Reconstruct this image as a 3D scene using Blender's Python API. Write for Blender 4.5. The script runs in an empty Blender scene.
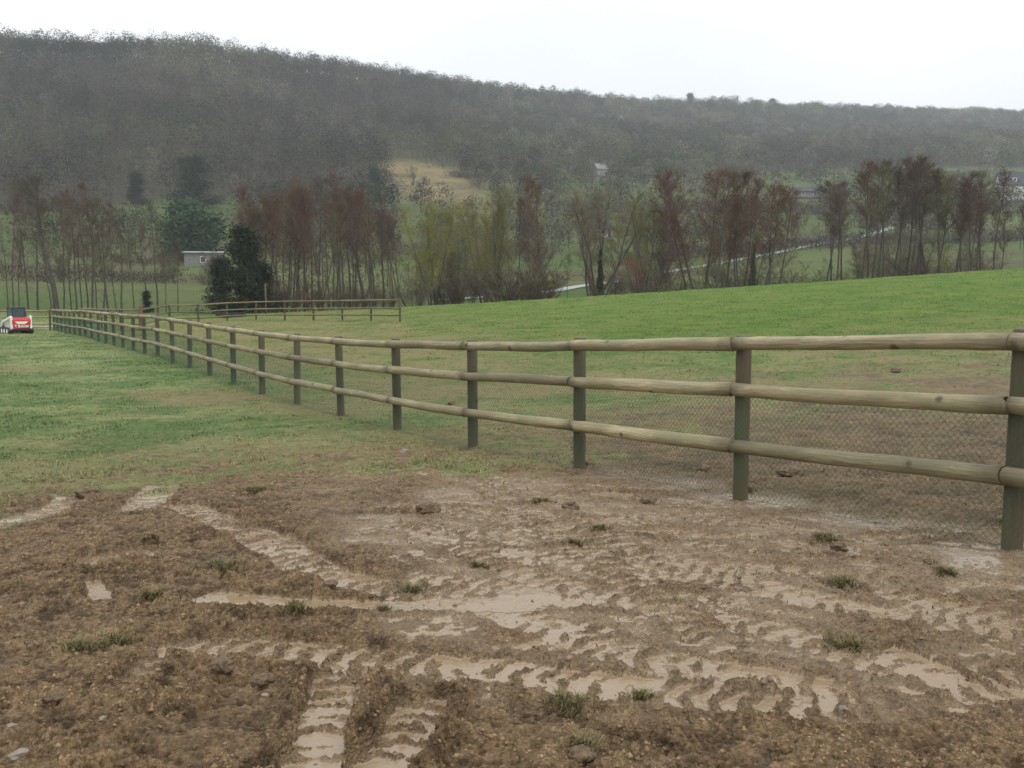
import bpy, math, random
import numpy as np
from mathutils import Vector, Matrix
R = math.radians
rnd = random.Random(11)
rng = np.random.default_rng(7)
scene = bpy.context.scene
col = scene.collection

# ------------------------------------------------------------------ camera numbers
CZ = 1.5                                  # eye height
F = 1000.0
PIT = math.atan(98 / 1000)
cp, sp = math.cos(PIT), math.sin(PIT)

def ray(px, py):
    a = (px - 512) / F; b = (384 - py) / F
    return np.array([a, cp + b * sp, -sp + b * cp])
def at_depth(px, py, Z):
    return np.array([0, 0, CZ]) + Z * ray(px, py)
def tanel(py):
    b = (384 - py) / F
    return (-sp + b * cp) / (cp + b * sp)
def project(X, Y, Z):
    dz = Z - CZ
    d = np.maximum(Y * cp - dz * sp, .05)
    v = Y * sp + dz * cp
    return 512 + F * X / d, 384 - F * v / d

# ------------------------------------------------------------------ noise
def _h(xi, yi, seed):
    h = (xi.astype(np.int64) * 374761393 + yi.astype(np.int64) * 668265263 + seed * 144269504) & 0xffffffff
    h = ((h ^ (h >> 13)) * 1274126177) & 0xffffffff
    h = (h ^ (h >> 16)) & 0xffffffff
    return h / 4294967295.0
def vnoise(x, y, seed=0):
    xf = np.floor(x); yf = np.floor(y)
    fx = x - xf; fy = y - yf
    fx = fx * fx * fx * (fx * (fx * 6 - 15) + 10); fy = fy * fy * fy * (fy * (fy * 6 - 15) + 10)
    a = _h(xf, yf, seed); b = _h(xf + 1, yf, seed); c = _h(xf, yf + 1, seed); d = _h(xf + 1, yf + 1, seed)
    return ((a * (1 - fx) + b * fx) * (1 - fy) + (c * (1 - fx) + d * fx) * fy) * 2 - 1
def fbm(x, y, o=4, seed=0, gain=.5):
    s = 0; a = 1; t = 0
    for k in range(o):
        ang = .6 * k
        xx = x * math.cos(ang) - y * math.sin(ang); yy = x * math.sin(ang) + y * math.cos(ang)
        s = s + a * vnoise(xx + 17.3 * k, yy - 9.1 * k, seed + k); t += a; a *= gain
        x = x * 2.03; y = y * 2.03
    return s / t * 1.5
def lumps(x, y, seed=0):
    """rounded clods: height of the nearest random dome"""
    xf = np.floor(x); yf = np.floor(y); best = np.zeros_like(x)
    for i in (-1, 0, 1):
        for j in (-1, 0, 1):
            cx = xf + i + _h(xf + i, yf + j, seed); cy = yf + j + _h(xf + i, yf + j, seed + 5)
            r = .35 + .55 * _h(xf + i, yf + j, seed + 9)
            d2 = ((x - cx) ** 2 + (y - cy) ** 2) / (r * r)
            best = np.maximum(best, np.sqrt(np.maximum(0, 1 - d2)) * r)
    return best
def sstep(a, b, x):
    t = np.clip((x - a) / (b - a), 0, 1); return t * t * (3 - 2 * t)

# ------------------------------------------------------------------ fence line
N0, DZ = 2.905, 2.09
BASEPY = [(-2, 640), (-1, 600), (0, 545), (1, 497), (2, 466), (3, 447), (4, 430), (5, 416), (6, 404.5), (7, 393.5), (8, 384), (9, 375.5),
          (10, 368), (11, 362), (12, 357), (15.3, 347), (18, 341), (20, 337), (24, 333), (27, 330)]
def post_pt(i):
    px = -48.8 + 3081.6 / (N0 + i)
    py = np.interp(i, [b[0] for b in BASEPY], [b[1] for b in BASEPY])
    return at_depth(px, py, (N0 + i) * DZ)
POSTS = [post_pt(i) for i in range(0, 28)]
def _fx(Y):
    A, B = POSTS[0], POSTS[27]
    return A[0] + (B[0] - A[0]) * (Y - A[1]) / (B[1] - A[1])
_py = np.array([-5, 0, 3] + [p[1] for p in POSTS] + [100, 400]); _pd = np.array([-1.42, -1.45, -1.5] + [p[2] - CZ for p in POSTS] + [-2.6, -2.6])
_yy = np.linspace(-5, 400, 4051); _zz = np.interp(_yy, _py, _pd)
_k = np.hanning(13); _k /= _k.sum(); _zs = np.convolve(np.pad(_zz, 6, mode='edge'), _k, mode='valid')

COLS = {  # azimuth column (photo x) -> (distance, apparent height) knots: valley floor up to the ridge and over it
    -500: [(100, 311), (150, 285), (220, 256), (300, 212), (420, 125), (560, 58), (900, 85), (1500, 150)],
    0:    [(100, 311), (150, 285), (220, 255), (300, 208), (420, 122), (560, 52), (900, 80), (1500, 150)],
    200:  [(100, 312), (150, 288), (225, 255), (320, 203), (440, 125), (600, 59), (950, 85), (1500, 150)],
    330:  [(100, 311), (160, 288), (240, 255), (370, 192), (520, 125), (690, 74), (1000, 95), (1500, 150)],
    450:  [(100, 309), (165, 286), (250, 250), (430, 172), (600, 130), (820, 91), (1050, 105), (1500, 150)],
    600:  [(100, 309), (170, 283), (260, 246), (470, 176), (720, 140), (980, 109), (1150, 118), (1500, 150)],
    800:  [(100, 309), (170, 274), (280, 232), (560, 170), (860, 140), (1150, 114), (1260, 122), (1500, 150)],
    1024: [(100, 309), (170, 274), (300, 224), (600, 166), (920, 140), (1300, 121), (1380, 128), (1500, 150)],
    1500: [(100, 309), (170, 274), (300, 224), (600, 166), (920, 140), (1300, 121), (1380, 128), (1500, 150)],
}
_cu = np.array([(k - 512) / 1000 for k in COLS]); _cY = np.array([[q[0] for q in COLS[k]] for k in COLS], float)
_cZ = np.array([[CZ + q[0] * tanel(q[1]) for q in COLS[k]] for k in COLS])
def knots(u):
    u = np.clip(u, _cu[0], _cu[-1])
    return (np.stack([np.interp(u, _cu, _cY[:, k]) for k in range(8)], -1), np.stack([np.interp(u, _cu, _cZ[:, k]) for k in range(8)], -1))
def terrain(X, Y):
    X = np.asarray(X, float); Y = np.asarray(Y, float)
    zn = CZ + np.interp(Y, _yy, _zs)
    slope = .018 + .052 * sstep(8, 70, Y)
    dx = X - _fx(Y); cc = 2 + 12 * sstep(12, 60, Y)
    zn = zn + slope * np.where(dx > 0, np.sqrt(dx * dx + cc * cc) - cc, 0)
    u = X / np.maximum(Y, 20)
    kY, kZ = knots(u)
    zf = kZ[..., 0].copy()
    for k in range(7):
        t = np.clip((Y - kY[..., k]) / (kY[..., k + 1] - kY[..., k]), 0, 1)
        if k in (0, 4): t = .5 * t + .5 * t * t * (3 - 2 * t)
        zf = zf + (kZ[..., k + 1] - kZ[..., k]) * t
    zf = zf + sstep(150, 300, Y) * 1.6 * fbm(X / 60, Y / 60, 3, 40)
    w = sstep(70, 96, Y)
    return zn * (1 - w) + zf * w
def terr(x, y): return float(terrain(np.array([x]), np.array([y]))[0])
def hit(px, py, far=1400.):
    """where the sight line through a photo pixel meets the ground"""
    d = ray(px, py); d = d / d[1]
    Y = np.concatenate([np.arange(1.5, 90, .02), np.arange(90, far, .5)])
    z = CZ + d[2] * Y - terrain(d[0] * Y, Y)
    k = np.argmax(z < 0) if (z < 0).any() else len(Y) - 1
    return np.array([d[0] * Y[k], Y[k], terr(d[0] * Y[k], Y[k])])
def on(px, Y):
    """ground point at a photo column and a distance"""
    x = (px - 512) / F * Y
    z = terr(x, Y)
    for _ in range(3):
        x = (px - 512) / F * (Y * cp - (z - CZ) * sp); z = terr(x, Y)
    return Vector((x, Y, z))

# ------------------------------------------------------------------ object helpers
def link(o, parent=None):
    col.objects.link(o)
    if parent: o.parent = parent
    return o
def tag(o, label=None, cat=None, group=None, kind=None):
    if label: o['label'] = label
    if cat: o['category'] = cat
    if group: o['group'] = group
    if kind: o['kind'] = kind
    return o
def empty(name, loc, rz=0):
    o = bpy.data.objects.new(name, None); o.location = loc; o.rotation_euler = (0, 0, rz)
    o.empty_display_size = .3
    return link(o)
def mesh_np(name, V, Fc, mat=None, smooth=False):
    """V (n,3); Fc (m,3|4) array"""
    V = np.asarray(V, np.float32); Fc = np.asarray(Fc, np.int32)
    me = bpy.data.meshes.new(name)
    me.vertices.add(len(V)); me.vertices.foreach_set('co', V.ravel())
    k = Fc.shape[1]
    me.loops.add(Fc.size); me.loops.foreach_set('vertex_index', Fc.ravel())
    me.polygons.add(len(Fc)); me.polygons.foreach_set('loop_start', np.arange(len(Fc), dtype=np.int32) * k)
    me.polygons.foreach_set('loop_total', np.full(len(Fc), k, np.int32))
    if smooth: me.polygons.foreach_set('use_smooth', np.ones(len(Fc), bool))
    me.update(calc_edges=True)
    if mat: me.materials.append(mat)
    return me
def col_attr(me, C, name='Col'):
    a = me.color_attributes.new(name, 'FLOAT_COLOR', 'POINT')
    C = np.asarray(C, np.float32)
    if C.shape[1] == 3: C = np.concatenate([C, np.ones((len(C), 1), np.float32)], 1)
    a.data.foreach_set('color', C.ravel())
def f_attr(me, v, name):
    a = me.attributes.new(name, 'FLOAT', 'POINT'); a.data.foreach_set('value', np.asarray(v, np.float32))
class MB:
    def __init__(s): s.v = []; s.f = []
    def add(s, vs, fs):
        n = len(s.v); s.v += [tuple(v) for v in vs]; s.f += [tuple(i + n for i in f) for f in fs]
    def box(s, c, d, rz=0, taper=1, ry=0):
        hx, hy, hz = d[0] / 2, d[1] / 2, d[2] / 2
        vs = []
        M = Matrix.Rotation(rz, 3, 'Z') @ Matrix.Rotation(ry, 3, 'X')
        for z in (-hz, hz):
            t = taper if z > 0 else 1
            for x, y in ((-hx, -hy), (hx, -hy), (hx, hy), (-hx, hy)):
                vs.append(Vector(c) + M @ Vector((x * t, y * t, z)))
        s.add(vs, [(3, 2, 1, 0), (4, 5, 6, 7), (0, 1, 5, 4), (1, 2, 6, 5), (2, 3, 7, 6), (3, 0, 4, 7)])
    def prism(s, pts, x0, x1):
        """outline of (y,z) points swept along x"""
        n = len(pts)
        s.add([(x0, p[0], p[1]) for p in pts] + [(x1, p[0], p[1]) for p in pts],
              [tuple(range(n)), tuple(range(2 * n - 1, n - 1, -1))] + [(i, i + n, (i + 1) % n + n, (i + 1) % n) for i in range(n)])
    def tube(s, pts, rad, n=6, cap=True):
        pts = [Vector(p) for p in pts]; m = len(pts); vs = []
        ref = Vector((.3, .2, .9)) if abs((pts[-1] - pts[0]).normalized().z) < .7 else Vector((1, .1, 0))
        for i, p in enumerate(pts):
            t = (pts[min(i + 1, m - 1)] - pts[max(i - 1, 0)]).normalized()
            a = t.cross(ref).normalized(); b = t.cross(a)
            r = rad[i] if hasattr(rad, '__len__') else rad
            for k in range(n):
                an = 2 * math.pi * k / n
                vs.append(p + a * (r * math.cos(an)) + b * (r * math.sin(an)))
        fs = [(i * n + k, i * n + (k + 1) % n, (i + 1) * n + (k + 1) % n, (i + 1) * n + k) for i in range(m - 1) for k in range(n)]
        if cap: fs += [tuple(range(n - 1, -1, -1)), tuple(range((m - 1) * n, m * n))]
        s.add(vs, fs)
    def ribbon(s, a, b, w0, w1):
        a = Vector(a); b = Vector(b); d = (b - a)
        r = Vector((rnd.uniform(-1, 1), rnd.uniform(-1, 1), rnd.uniform(-.4, .4))).cross(d)
        r = r.normalized() if r.length > 1e-6 else Vector((1, 0, 0))
        s.add([a - r * w0 / 2, a + r * w0 / 2, b + r * w1 / 2, b - r * w1 / 2], [(0, 1, 2, 3)])
    def mesh(s, name, mat=None, smooth=False):
        me = bpy.data.meshes.new(name); me.from_pydata(s.v, [], s.f)
        if smooth: me.polygons.foreach_set('use_smooth', [True] * len(me.polygons))
        me.update()
        if mat: me.materials.append(mat)
        return me
    def build(s, name, mat=None, parent=None, smooth=False, loc=None):
        o = bpy.data.objects.new(name, s.mesh(name, mat, smooth)); link(o, parent)
        if loc is not None: o.location = loc
        return o

# ------------------------------------------------------------------ materials
def mat(name, base=(.5, .5, .5), rough=.6, metal=0):
    m = bpy.data.materials.new(name); m.use_nodes = True
    b = m.node_tree.nodes['Principled BSDF']
    b.inputs['Base Color'].default_value = (*base, 1); b.inputs['Roughness'].default_value = rough; b.inputs['Metallic'].default_value = metal
    return m, m.node_tree, b
class NT:
    def __init__(s, nt): s.nt = nt
    def n(s, t, **kw):
        nd = s.nt.nodes.new(t)
        for k, v in kw.items():
            if k.startswith('i_'): nd.inputs[k[2:].replace('_', ' ')].default_value = v
            else: setattr(nd, k, v)
        return nd
    def l(s, a, b): s.nt.links.new(a, b)
    def noise(s, vec, scale, detail=3, rough=.55, d4=None):
        nd = s.n('ShaderNodeTexNoise'); nd.inputs['Scale'].default_value = scale; nd.inputs['Detail'].default_value = detail; nd.inputs['Roughness'].default_value = rough
        if vec: s.l(vec, nd.inputs['Vector'])
        return nd.outputs['Fac']
    def maprange(s, v, a, b, c, d):
        nd = s.n('ShaderNodeMapRange'); nd.clamp = True
        for i, x in enumerate((a, b, c, d)): nd.inputs[i + 1].default_value = x
        s.l(v, nd.inputs[0]); return nd.outputs[0]
    def mix(s, f, a, b, mode='MIX'):
        nd = s.n('ShaderNodeMix'); nd.data_type = 'RGBA'; nd.blend_type = mode
        for sock, val in ((nd.inputs['Factor'], f), (nd.inputs['A'], a), (nd.inputs['B'], b)):
            pass
        for idx, val in ((0, f), (6, a), (7, b)):
            if hasattr(val, 'node'): s.l(val, nd.inputs[idx])
            elif idx == 0: nd.inputs[0].default_value = val
            else: nd.inputs[idx].default_value = (*val, 1)
        return nd.outputs[2]
    def math(s, op, a, b=0):
        nd = s.n('ShaderNodeMath'); nd.operation = op
        for i, v in enumerate((a, b)):
            if hasattr(v, 'node'): s.l(v, nd.inputs[i])
            else: nd.inputs[i].default_value = v
        return nd.outputs[0]
    def bump(s, h, dist, strength, bsdf):
        nd = s.n('ShaderNodeBump'); nd.inputs['Distance'].default_value = dist; nd.inputs['Strength'].default_value = strength
        s.l(h, nd.inputs['Height']); s.l(nd.outputs[0], bsdf.inputs['Normal']); return nd
def attr(t, name, out='Color'):
    nd = t.n('ShaderNodeAttribute'); nd.attribute_name = name; return nd.outputs[out]

# ground: albedo painted per zone (grass, soil, woodland floor) plus fine noise; wet mud is glossy
M_ground, nt, b = mat('soil_and_grass', rough=.8); t = NT(nt)
pos = t.n('ShaderNodeNewGeometry').outputs['Position']
c = attr(t, 'Col'); wet = attr(t, 'wet', 'Fac'); mud = attr(t, 'mud', 'Fac')
n1 = t.noise(pos, 9, 5, .65); n2 = t.noise(pos, 100, 5, .75); n3 = t.noise(pos, 1.3, 4, .6)
v1 = t.maprange(n1, .3, .7, .72, 1.28); v2 = t.maprange(n2, .3, .7, .66, 1.36)
vg = t.math('MULTIPLY', v1, v2)
vm = t.math('ADD', t.math('MULTIPLY', vg, t.math('SUBTRACT', 1, wet)), wet)
def voro(scale, out):
    nd = t.n('ShaderNodeTexVoronoi'); nd.inputs['Scale'].default_value = scale; nd.inputs['Randomness'].default_value = 1
    wp = t.n('ShaderNodeVectorMath'); wp.operation = 'MULTIPLY_ADD'; nn = t.n('ShaderNodeTexNoise'); nn.inputs['Scale'].default_value = scale * .8; nn.inputs['Detail'].default_value = 3; t.l(pos, nn.inputs['Vector'])
    t.l(nn.outputs['Color'], wp.inputs[0]); wp.inputs[1].default_value = (.9 / scale,) * 3; t.l(pos, wp.inputs[2]); t.l(wp.outputs[0], nd.inputs['Vector']); return nd.outputs[out]
vA, vB = voro(42, 'Distance'), voro(95, 'Distance')
sp1 = t.n('ShaderNodeSeparateColor'); t.l(voro(60, 'Color'), sp1.inputs[0])
grain = t.math('MULTIPLY', t.maprange(sp1.outputs[0], 0, 1, .76, 1.2), t.maprange(vA, 0, .7, 1.15, .68))
dryness = t.math('MULTIPLY', mud, t.math('SUBTRACT', 1, wet))
vm = t.math('MULTIPLY', vm, t.math('ADD', t.math('MULTIPLY', grain, dryness), t.math('SUBTRACT', 1, dryness)))
comb = t.n('ShaderNodeCombineColor')
for k in range(3): t.l(vm, comb.inputs[k])
cc = t.mix(1.0, c, comb.outputs[0], 'MULTIPLY')
straw = t.maprange(n3, .52, .72, 0, .55)
notmud = t.math('SUBTRACT', 1, mud)
cc = t.mix(t.math('MULTIPLY', straw, notmud), cc, t.mix(.5, cc, (.17, .145, .06)))
t.l(cc, b.inputs['Base Color'])
r = t.math('ADD', t.math('MULTIPLY', t.math('SUBTRACT', t.maprange(wet, 0, 1, .75, .06), t.math('MULTIPLY', mud, t.maprange(wet, 0, 1, .14, 0))), 1), t.math('MULTIPLY', t.math('SUBTRACT', n2, .5), .25))
r = t.math('MAXIMUM', r, .06)
t.l(r, b.inputs['Roughness'])
b.inputs['IOR'].default_value = 1.4
t.l(t.math('ADD', t.math('MULTIPLY', mud, .17), t.math('ADD', .08, t.math('MULTIPLY', wet, .42))), b.inputs['Specular IOR Level'])
hh = t.math('ADD', t.math('MULTIPLY', n1, .8), t.math('MULTIPLY', n2, .4)); hh = t.math('ADD', hh, t.math('MULTIPLY', mud, t.math('ADD', t.math('MULTIPLY', vA, -.55), t.math('MULTIPLY', vB, -.3))))
bp = t.bump(t.math('MULTIPLY', hh, t.maprange(wet, 0, .9, 1, .03)), .06, 1.0, b)

def leafmat(name, rough=.7, objcol=False, trans=False, spec=.3):
    m, nt, b = mat(name, rough=rough); t = NT(nt)
    if objcol:
        oi = t.n('ShaderNodeObjectInfo'); c = oi.outputs['Color']
        g = t.n('ShaderNodeNewGeometry'); n = t.maprange(t.noise(g.outputs['Position'], .9, 3), .3, .7, .7, 1.3)
    else:
        c = attr(t, 'Col'); g = t.n('ShaderNodeNewGeometry'); n = t.maprange(t.noise(g.outputs['Position'], 3, 2), .3, .7, .8, 1.2)
    cm = t.n('ShaderNodeCombineColor')
    for k in range(3): t.l(n, cm.inputs[k])
    t.l(t.mix(1.0, c, cm.outputs[0], 'MULTIPLY'), b.inputs['Base Color'])
    b.inputs['Specular IOR Level'].default_value = spec
    return m
M_grass = leafmat('grass_blade', .6, spec=.25)
M_twig = leafmat('bare_twigs', .8, True, spec=.15)
M_wood = leafmat('far_woodland', .9, spec=.0)
M_ever = leafmat('evergreen_leaves', .8, True, spec=.12)
M_crumb = leafmat('soil_crumb', .7, spec=.3)

M_bark, nt, b = mat('bark', rough=.85); t = NT(nt)
tc = t.n('ShaderNodeTexCoord'); mp = t.n('ShaderNodeMapping'); mp.inputs['Scale'].default_value = (6, 6, 1.2); t.l(tc.outputs['Object'], mp.inputs[0])
n = t.noise(mp.outputs[0], 2, 4)
t.l(t.mix(t.maprange(n, .35, .65, 0, 1), (.035, .029, .022), (.085, .075, .055)), b.inputs['Base Color']); t.bump(n, .05, .6, b)
M_barkgreen, nt, b = mat('mossy_bark', rough=.85); t = NT(nt)
n = t.noise(t.n('ShaderNodeTexCoord').outputs['Object'], 2, 4)
t.l(t.mix(t.maprange(n, .35, .65, 0, 1), (.07, .05, .025), (.14, .085, .035)), b.inputs['Base Color'])

def woodmat(name, A, B, green, dark, gamt, axis=0):
    m, nt, b = mat(name, rough=.62); t = NT(nt)
    tc = t.n('ShaderNodeTexCoord'); oi = t.n('ShaderNodeObjectInfo')
    ad = t.n('ShaderNodeVectorMath'); ad.operation = 'ADD'; t.l(tc.outputs['Object'], ad.inputs[0])
    cx = t.n('ShaderNodeCombineXYZ'); rr = t.math('MULTIPLY', oi.outputs['Random'], 37.0)
    for k in range(3): t.l(rr, cx.inputs[k])
    t.l(cx.outputs[0], ad.inputs[1])
    mp = t.n('ShaderNodeMapping'); s = [16, 16, 16]; s[axis] = 1.0; mp.inputs['Scale'].default_value = s; t.l(ad.outputs[0], mp.inputs[0])
    grain = t.noise(mp.outputs[0], 2.2, 6, .65)
    mp2 = t.n('ShaderNodeMapping'); s = [3, 3, 3]; s[axis] = .9; mp2.inputs['Scale'].default_value = s; t.l(ad.outputs[0], mp2.inputs[0])
    blot = t.noise(mp2.outputs[0], 1.6, 4, .6)
    fine = t.noise(mp.outputs[0], 9, 4, .7)
    # growth-ring figure showing through on the peeled log
    wv = t.n('ShaderNodeTexWave'); wv.wave_type = 'BANDS'; wv.bands_direction = 'Y'; wv.inputs['Scale'].default_value = 14; wv.inputs['Distortion'].default_value = 6; wv.inputs['Detail'].default_value = 2; wv.inputs['Detail Scale'].default_value = .8
    mp3 = t.n('ShaderNodeMapping'); s = [1, 1, 1]; s[axis] = .22; mp3.inputs['Scale'].default_value = s; t.l(ad.outputs[0], mp3.inputs[0]); t.l(mp3.outputs[0], wv.inputs['Vector'])
    c = t.mix(t.maprange(grain, .3, .7, 0, 1), A, B)
    c = t.mix(t.maprange(wv.outputs['Fac'], .0, .35, .35, 0), c, dark)
    c = t.mix(t.maprange(blot, .42, .62, 0, gamt), c, green)
    c = t.mix(t.maprange(fine, .56, .70, 0, .85), c, dark)
    vo = t.n('ShaderNodeTexVoronoi'); vo.inputs['Scale'].default_value = 3.2; t.l(ad.outputs[0], vo.inputs['Vector'])
    c = t.mix(t.maprange(vo.outputs['Distance'], .08, .14, .95, 0), c, (.05, .033, .018))
    b2 = t.noise(ad.outputs[0], .9, 2); c = t.mix(t.maprange(b2, .35, .65, 0, .6), c, t.mix(.5, dark, A))
    tint = t.maprange(oi.outputs['Random'], 0, 1, .72, 1.18); cb = t.n('ShaderNodeCombineColor')
    for k in range(3): t.l(tint, cb.inputs[k])
    c = t.mix(1.0, c, cb.outputs[0], 'MULTIPLY')
    sx = t.n('ShaderNodeSeparateXYZ'); t.l(tc.outputs['Object'], sx.inputs[0]); wn = t.math('MULTIPLY', t.math('SUBTRACT', blot, .5), .5)
    if axis == 2:      # mud splashed up the foot of the post, darker damp head
        c = t.mix(t.maprange(t.math('ADD', sx.outputs[2], wn), .02, .26, .85, 0), c, (.11, .075, .042))
        c = t.mix(t.maprange(t.math('ADD', sx.outputs[2], wn), 1.05, 1.3, 0, .5), c, (.10, .07, .035))
    else:              # water stain where the log end sits on the post
        c = t.mix(t.maprange(t.math('ADD', t.math('ABSOLUTE', t.math('SUBTRACT', sx.outputs[0], 1.2)), wn), 1.0, 1.17, 0, .6), c, (.085, .065, .035))
    t.l(c, b.inputs['Base Color']); t.l(t.maprange(grain, .3, .7, .5, .75), b.inputs['Roughness'])
    t.bump(t.math('ADD', grain, t.math('MULTIPLY', fine, .5)), .008, .9, b)
    return m
M_rail = woodmat('weathered_rail_wood', (.25, .20, .10), (.50, .43, .26), (.19, .185, .10), (.07, .05, .025), .75, 0)
M_post = woodmat('damp_post_wood', (.075, .055, .028), (.145, .115, .062), (.088, .105, .05), (.025, .018, .01), .9, 2)
M_postnew = woodmat('rusty_brown_post_wood', (.15, .075, .035), (.22, .12, .06), (.15, .12, .06), (.06, .035, .02), .3, 2)
M_railfar = woodmat('yellowish_rail_wood', (.17, .125, .05), (.25, .20, .10), (.13, .13, .06), (.07, .05, .025), .5, 0)
M_wire = mat('green_coated_wire', (.03, .105, .072), .8)[0]; M_wire.node_tree.nodes['Principled BSDF'].inputs['Specular IOR Level'].default_value = .15

def plain(name, c, rough=.5, var=.25, scale=4, metal=0):
    m, nt, b = mat(name, rough=rough, metal=metal); t = NT(nt)
    n = t.noise(t.n('ShaderNodeTexCoord').outputs['Object'], scale, 5, .65)
    t.l(t.mix(t.maprange(n, .3, .7, 0, 1), tuple(x * (1 - var) for x in c), tuple(min(1, x * (1 + var)) for x in c)), b.inputs['Base Color'])
    return m
M_red = plain('red_paint', (.50, .035, .03), .4, .2)
M_white = plain('white_paint', (.72, .72, .68), .45, .12)
M_black = plain('black_steel', (.02, .021, .024), .5)
M_rubber = plain('muddy_rubber', (.045, .036, .028), .8, .4)
M_cabglass = plain('cab_glass', (.05, .09, .11), .12, .2)
M_plaster = plain('white_render', (.62, .62, .60), .8, .08, .6)
M_plasterg = plain('grey_render', (.17, .165, .155), .85, .15, .6)
M_slate = plain('slate_roof', (.045, .045, .055), .95, .2, 1.5)
M_paleroof = plain('pale_sheet_roof', (.26, .27, .28), .5, .12, 1)
M_pane = plain('dark_window_pane', (.04, .045, .05), .15, .1)
M_road = plain('wet_pale_lane', (.25, .25, .255), .35, .12, .5)
M_gravel = plain('gravel_track', (.30, .26, .22), .8, .2, 3)
M_stone = plain('flint_stone', (.20, .165, .125), .6, .3, 14)
M_clod, nt, b = mat('wet_clod_soil', rough=.6); t = NT(nt)
pz = t.n('ShaderNodeNewGeometry').outputs['Position']; n = t.noise(pz, 45, 5, .7)
t.l(t.mix(t.maprange(n, .3, .7, 0, 1), (.075, .045, .022), (.19, .125, .066)), b.inputs['Base Color']); t.bump(n, .02, 1, b)

# ------------------------------------------------------------------ ground sheet
TRACKS = [  # photo-traced wheel tracks: points, half width, depth, how wet, lug height
    ([(-40, 530), (4, 522), (52, 508), (76, 492)], .16, .03, .9, .012),
    ([(104, 518), (140, 508), (157, 488), (169, 478)], .17, .03, .9, .015),
    ([(169, 500), (241, 524), (293, 552), (345, 578), (420, 588), (500, 590)], .17, .035, .85, .02),
    ([(80, 560), (132, 551), (180, 545), (240, 538)], .13, .02, .6, .01),
    ([(172, 590), (225, 596), (281, 600), (401, 600), (520, 602), (640, 598), (720, 603)], .12, .04, 1.3, .006),
    ([(150, 640), (281, 643), (401, 657), (480, 662), (560, 672), (640, 684), (700, 693), (760, 704), (830, 711), (900, 708), (970, 696), (1040, 670)], .15, .05, 1.1, .026),
    ([(112, 690), (140, 665), (165, 641)], .09, .03, .8, .015),
    ([(110, 687), (160, 684), (214, 685)], .05, .04, 1.2, .0),
    ([(345, 660), (321, 717), (305, 757), (295, 810)], .10, .03, .95, .02),
    ([(440, 668), (431, 690), (414, 722), (380, 764), (350, 800)], .105, .055, 1.0, .028),
    ([(330, 500), (400, 520), (470, 545), (520, 572), (600, 590), (700, 612), (800, 640)], .15, .03, .8, .022),
    ([(480, 480), (540, 520), (600, 555), (660, 595), (720, 640)], .15, .03, .75, .022),
    ([(400, 470), (470, 478), (560, 520), (640, 540)], .15, .025, .7, .02),
    ([(858, 638), (936, 662), (1010, 700)], .13, .045, 1.2, .008),
    ([(685, 660), (765, 671), (808, 684), (872, 690), (950, 690)], .12, .04, 1.15, .012),
    ([(480, 640), (560, 648), (640, 655), (720, 664)], .14, .03, .9, .026),
    ([(590, 492), (640, 498), (700, 515), (780, 530), (870, 542), (960, 555), (1060, 565)], .34, .025, .75, .0),
    ([(600, 540), (700, 556), (800, 580), (900, 600), (1050, 628)], .26, .025, .7, .012),
    ([(88, 575), (98, 592), (108, 606)], .055, .03, 1.1, .0),
    ([(620, 780), (700, 750), (780, 745)], .1, .01, .4, .012),
    ([(930, 770), (1040, 735)], .12, .02, .55, .01),
    ([(940, 640), (990, 615), (1060, 600)], .15, .02, .8, .01),
]
TRACKS.append(TRACKS.pop(5)); _tr = random.Random(21)
for k in range(17):                                                 # the criss-cross of fainter passes through the wet middle
    x0 = _tr.uniform(300, 640); y0 = 478 + (x0 - 300) * .10 + _tr.uniform(0, 105); sl_ = _tr.uniform(.02, .26); L_ = _tr.uniform(180, 420)
    TRACKS.insert(0, ([(x0 + L_ * q / 4, y0 + L_ * q / 4 * sl_ + 9 * math.sin(q * 1.2 + k)) for q in range(5)], _tr.uniform(.11, .16), _tr.uniform(.012, .024), _tr.uniform(.72, 1.0), _tr.uniform(.012, .022)))
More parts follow.
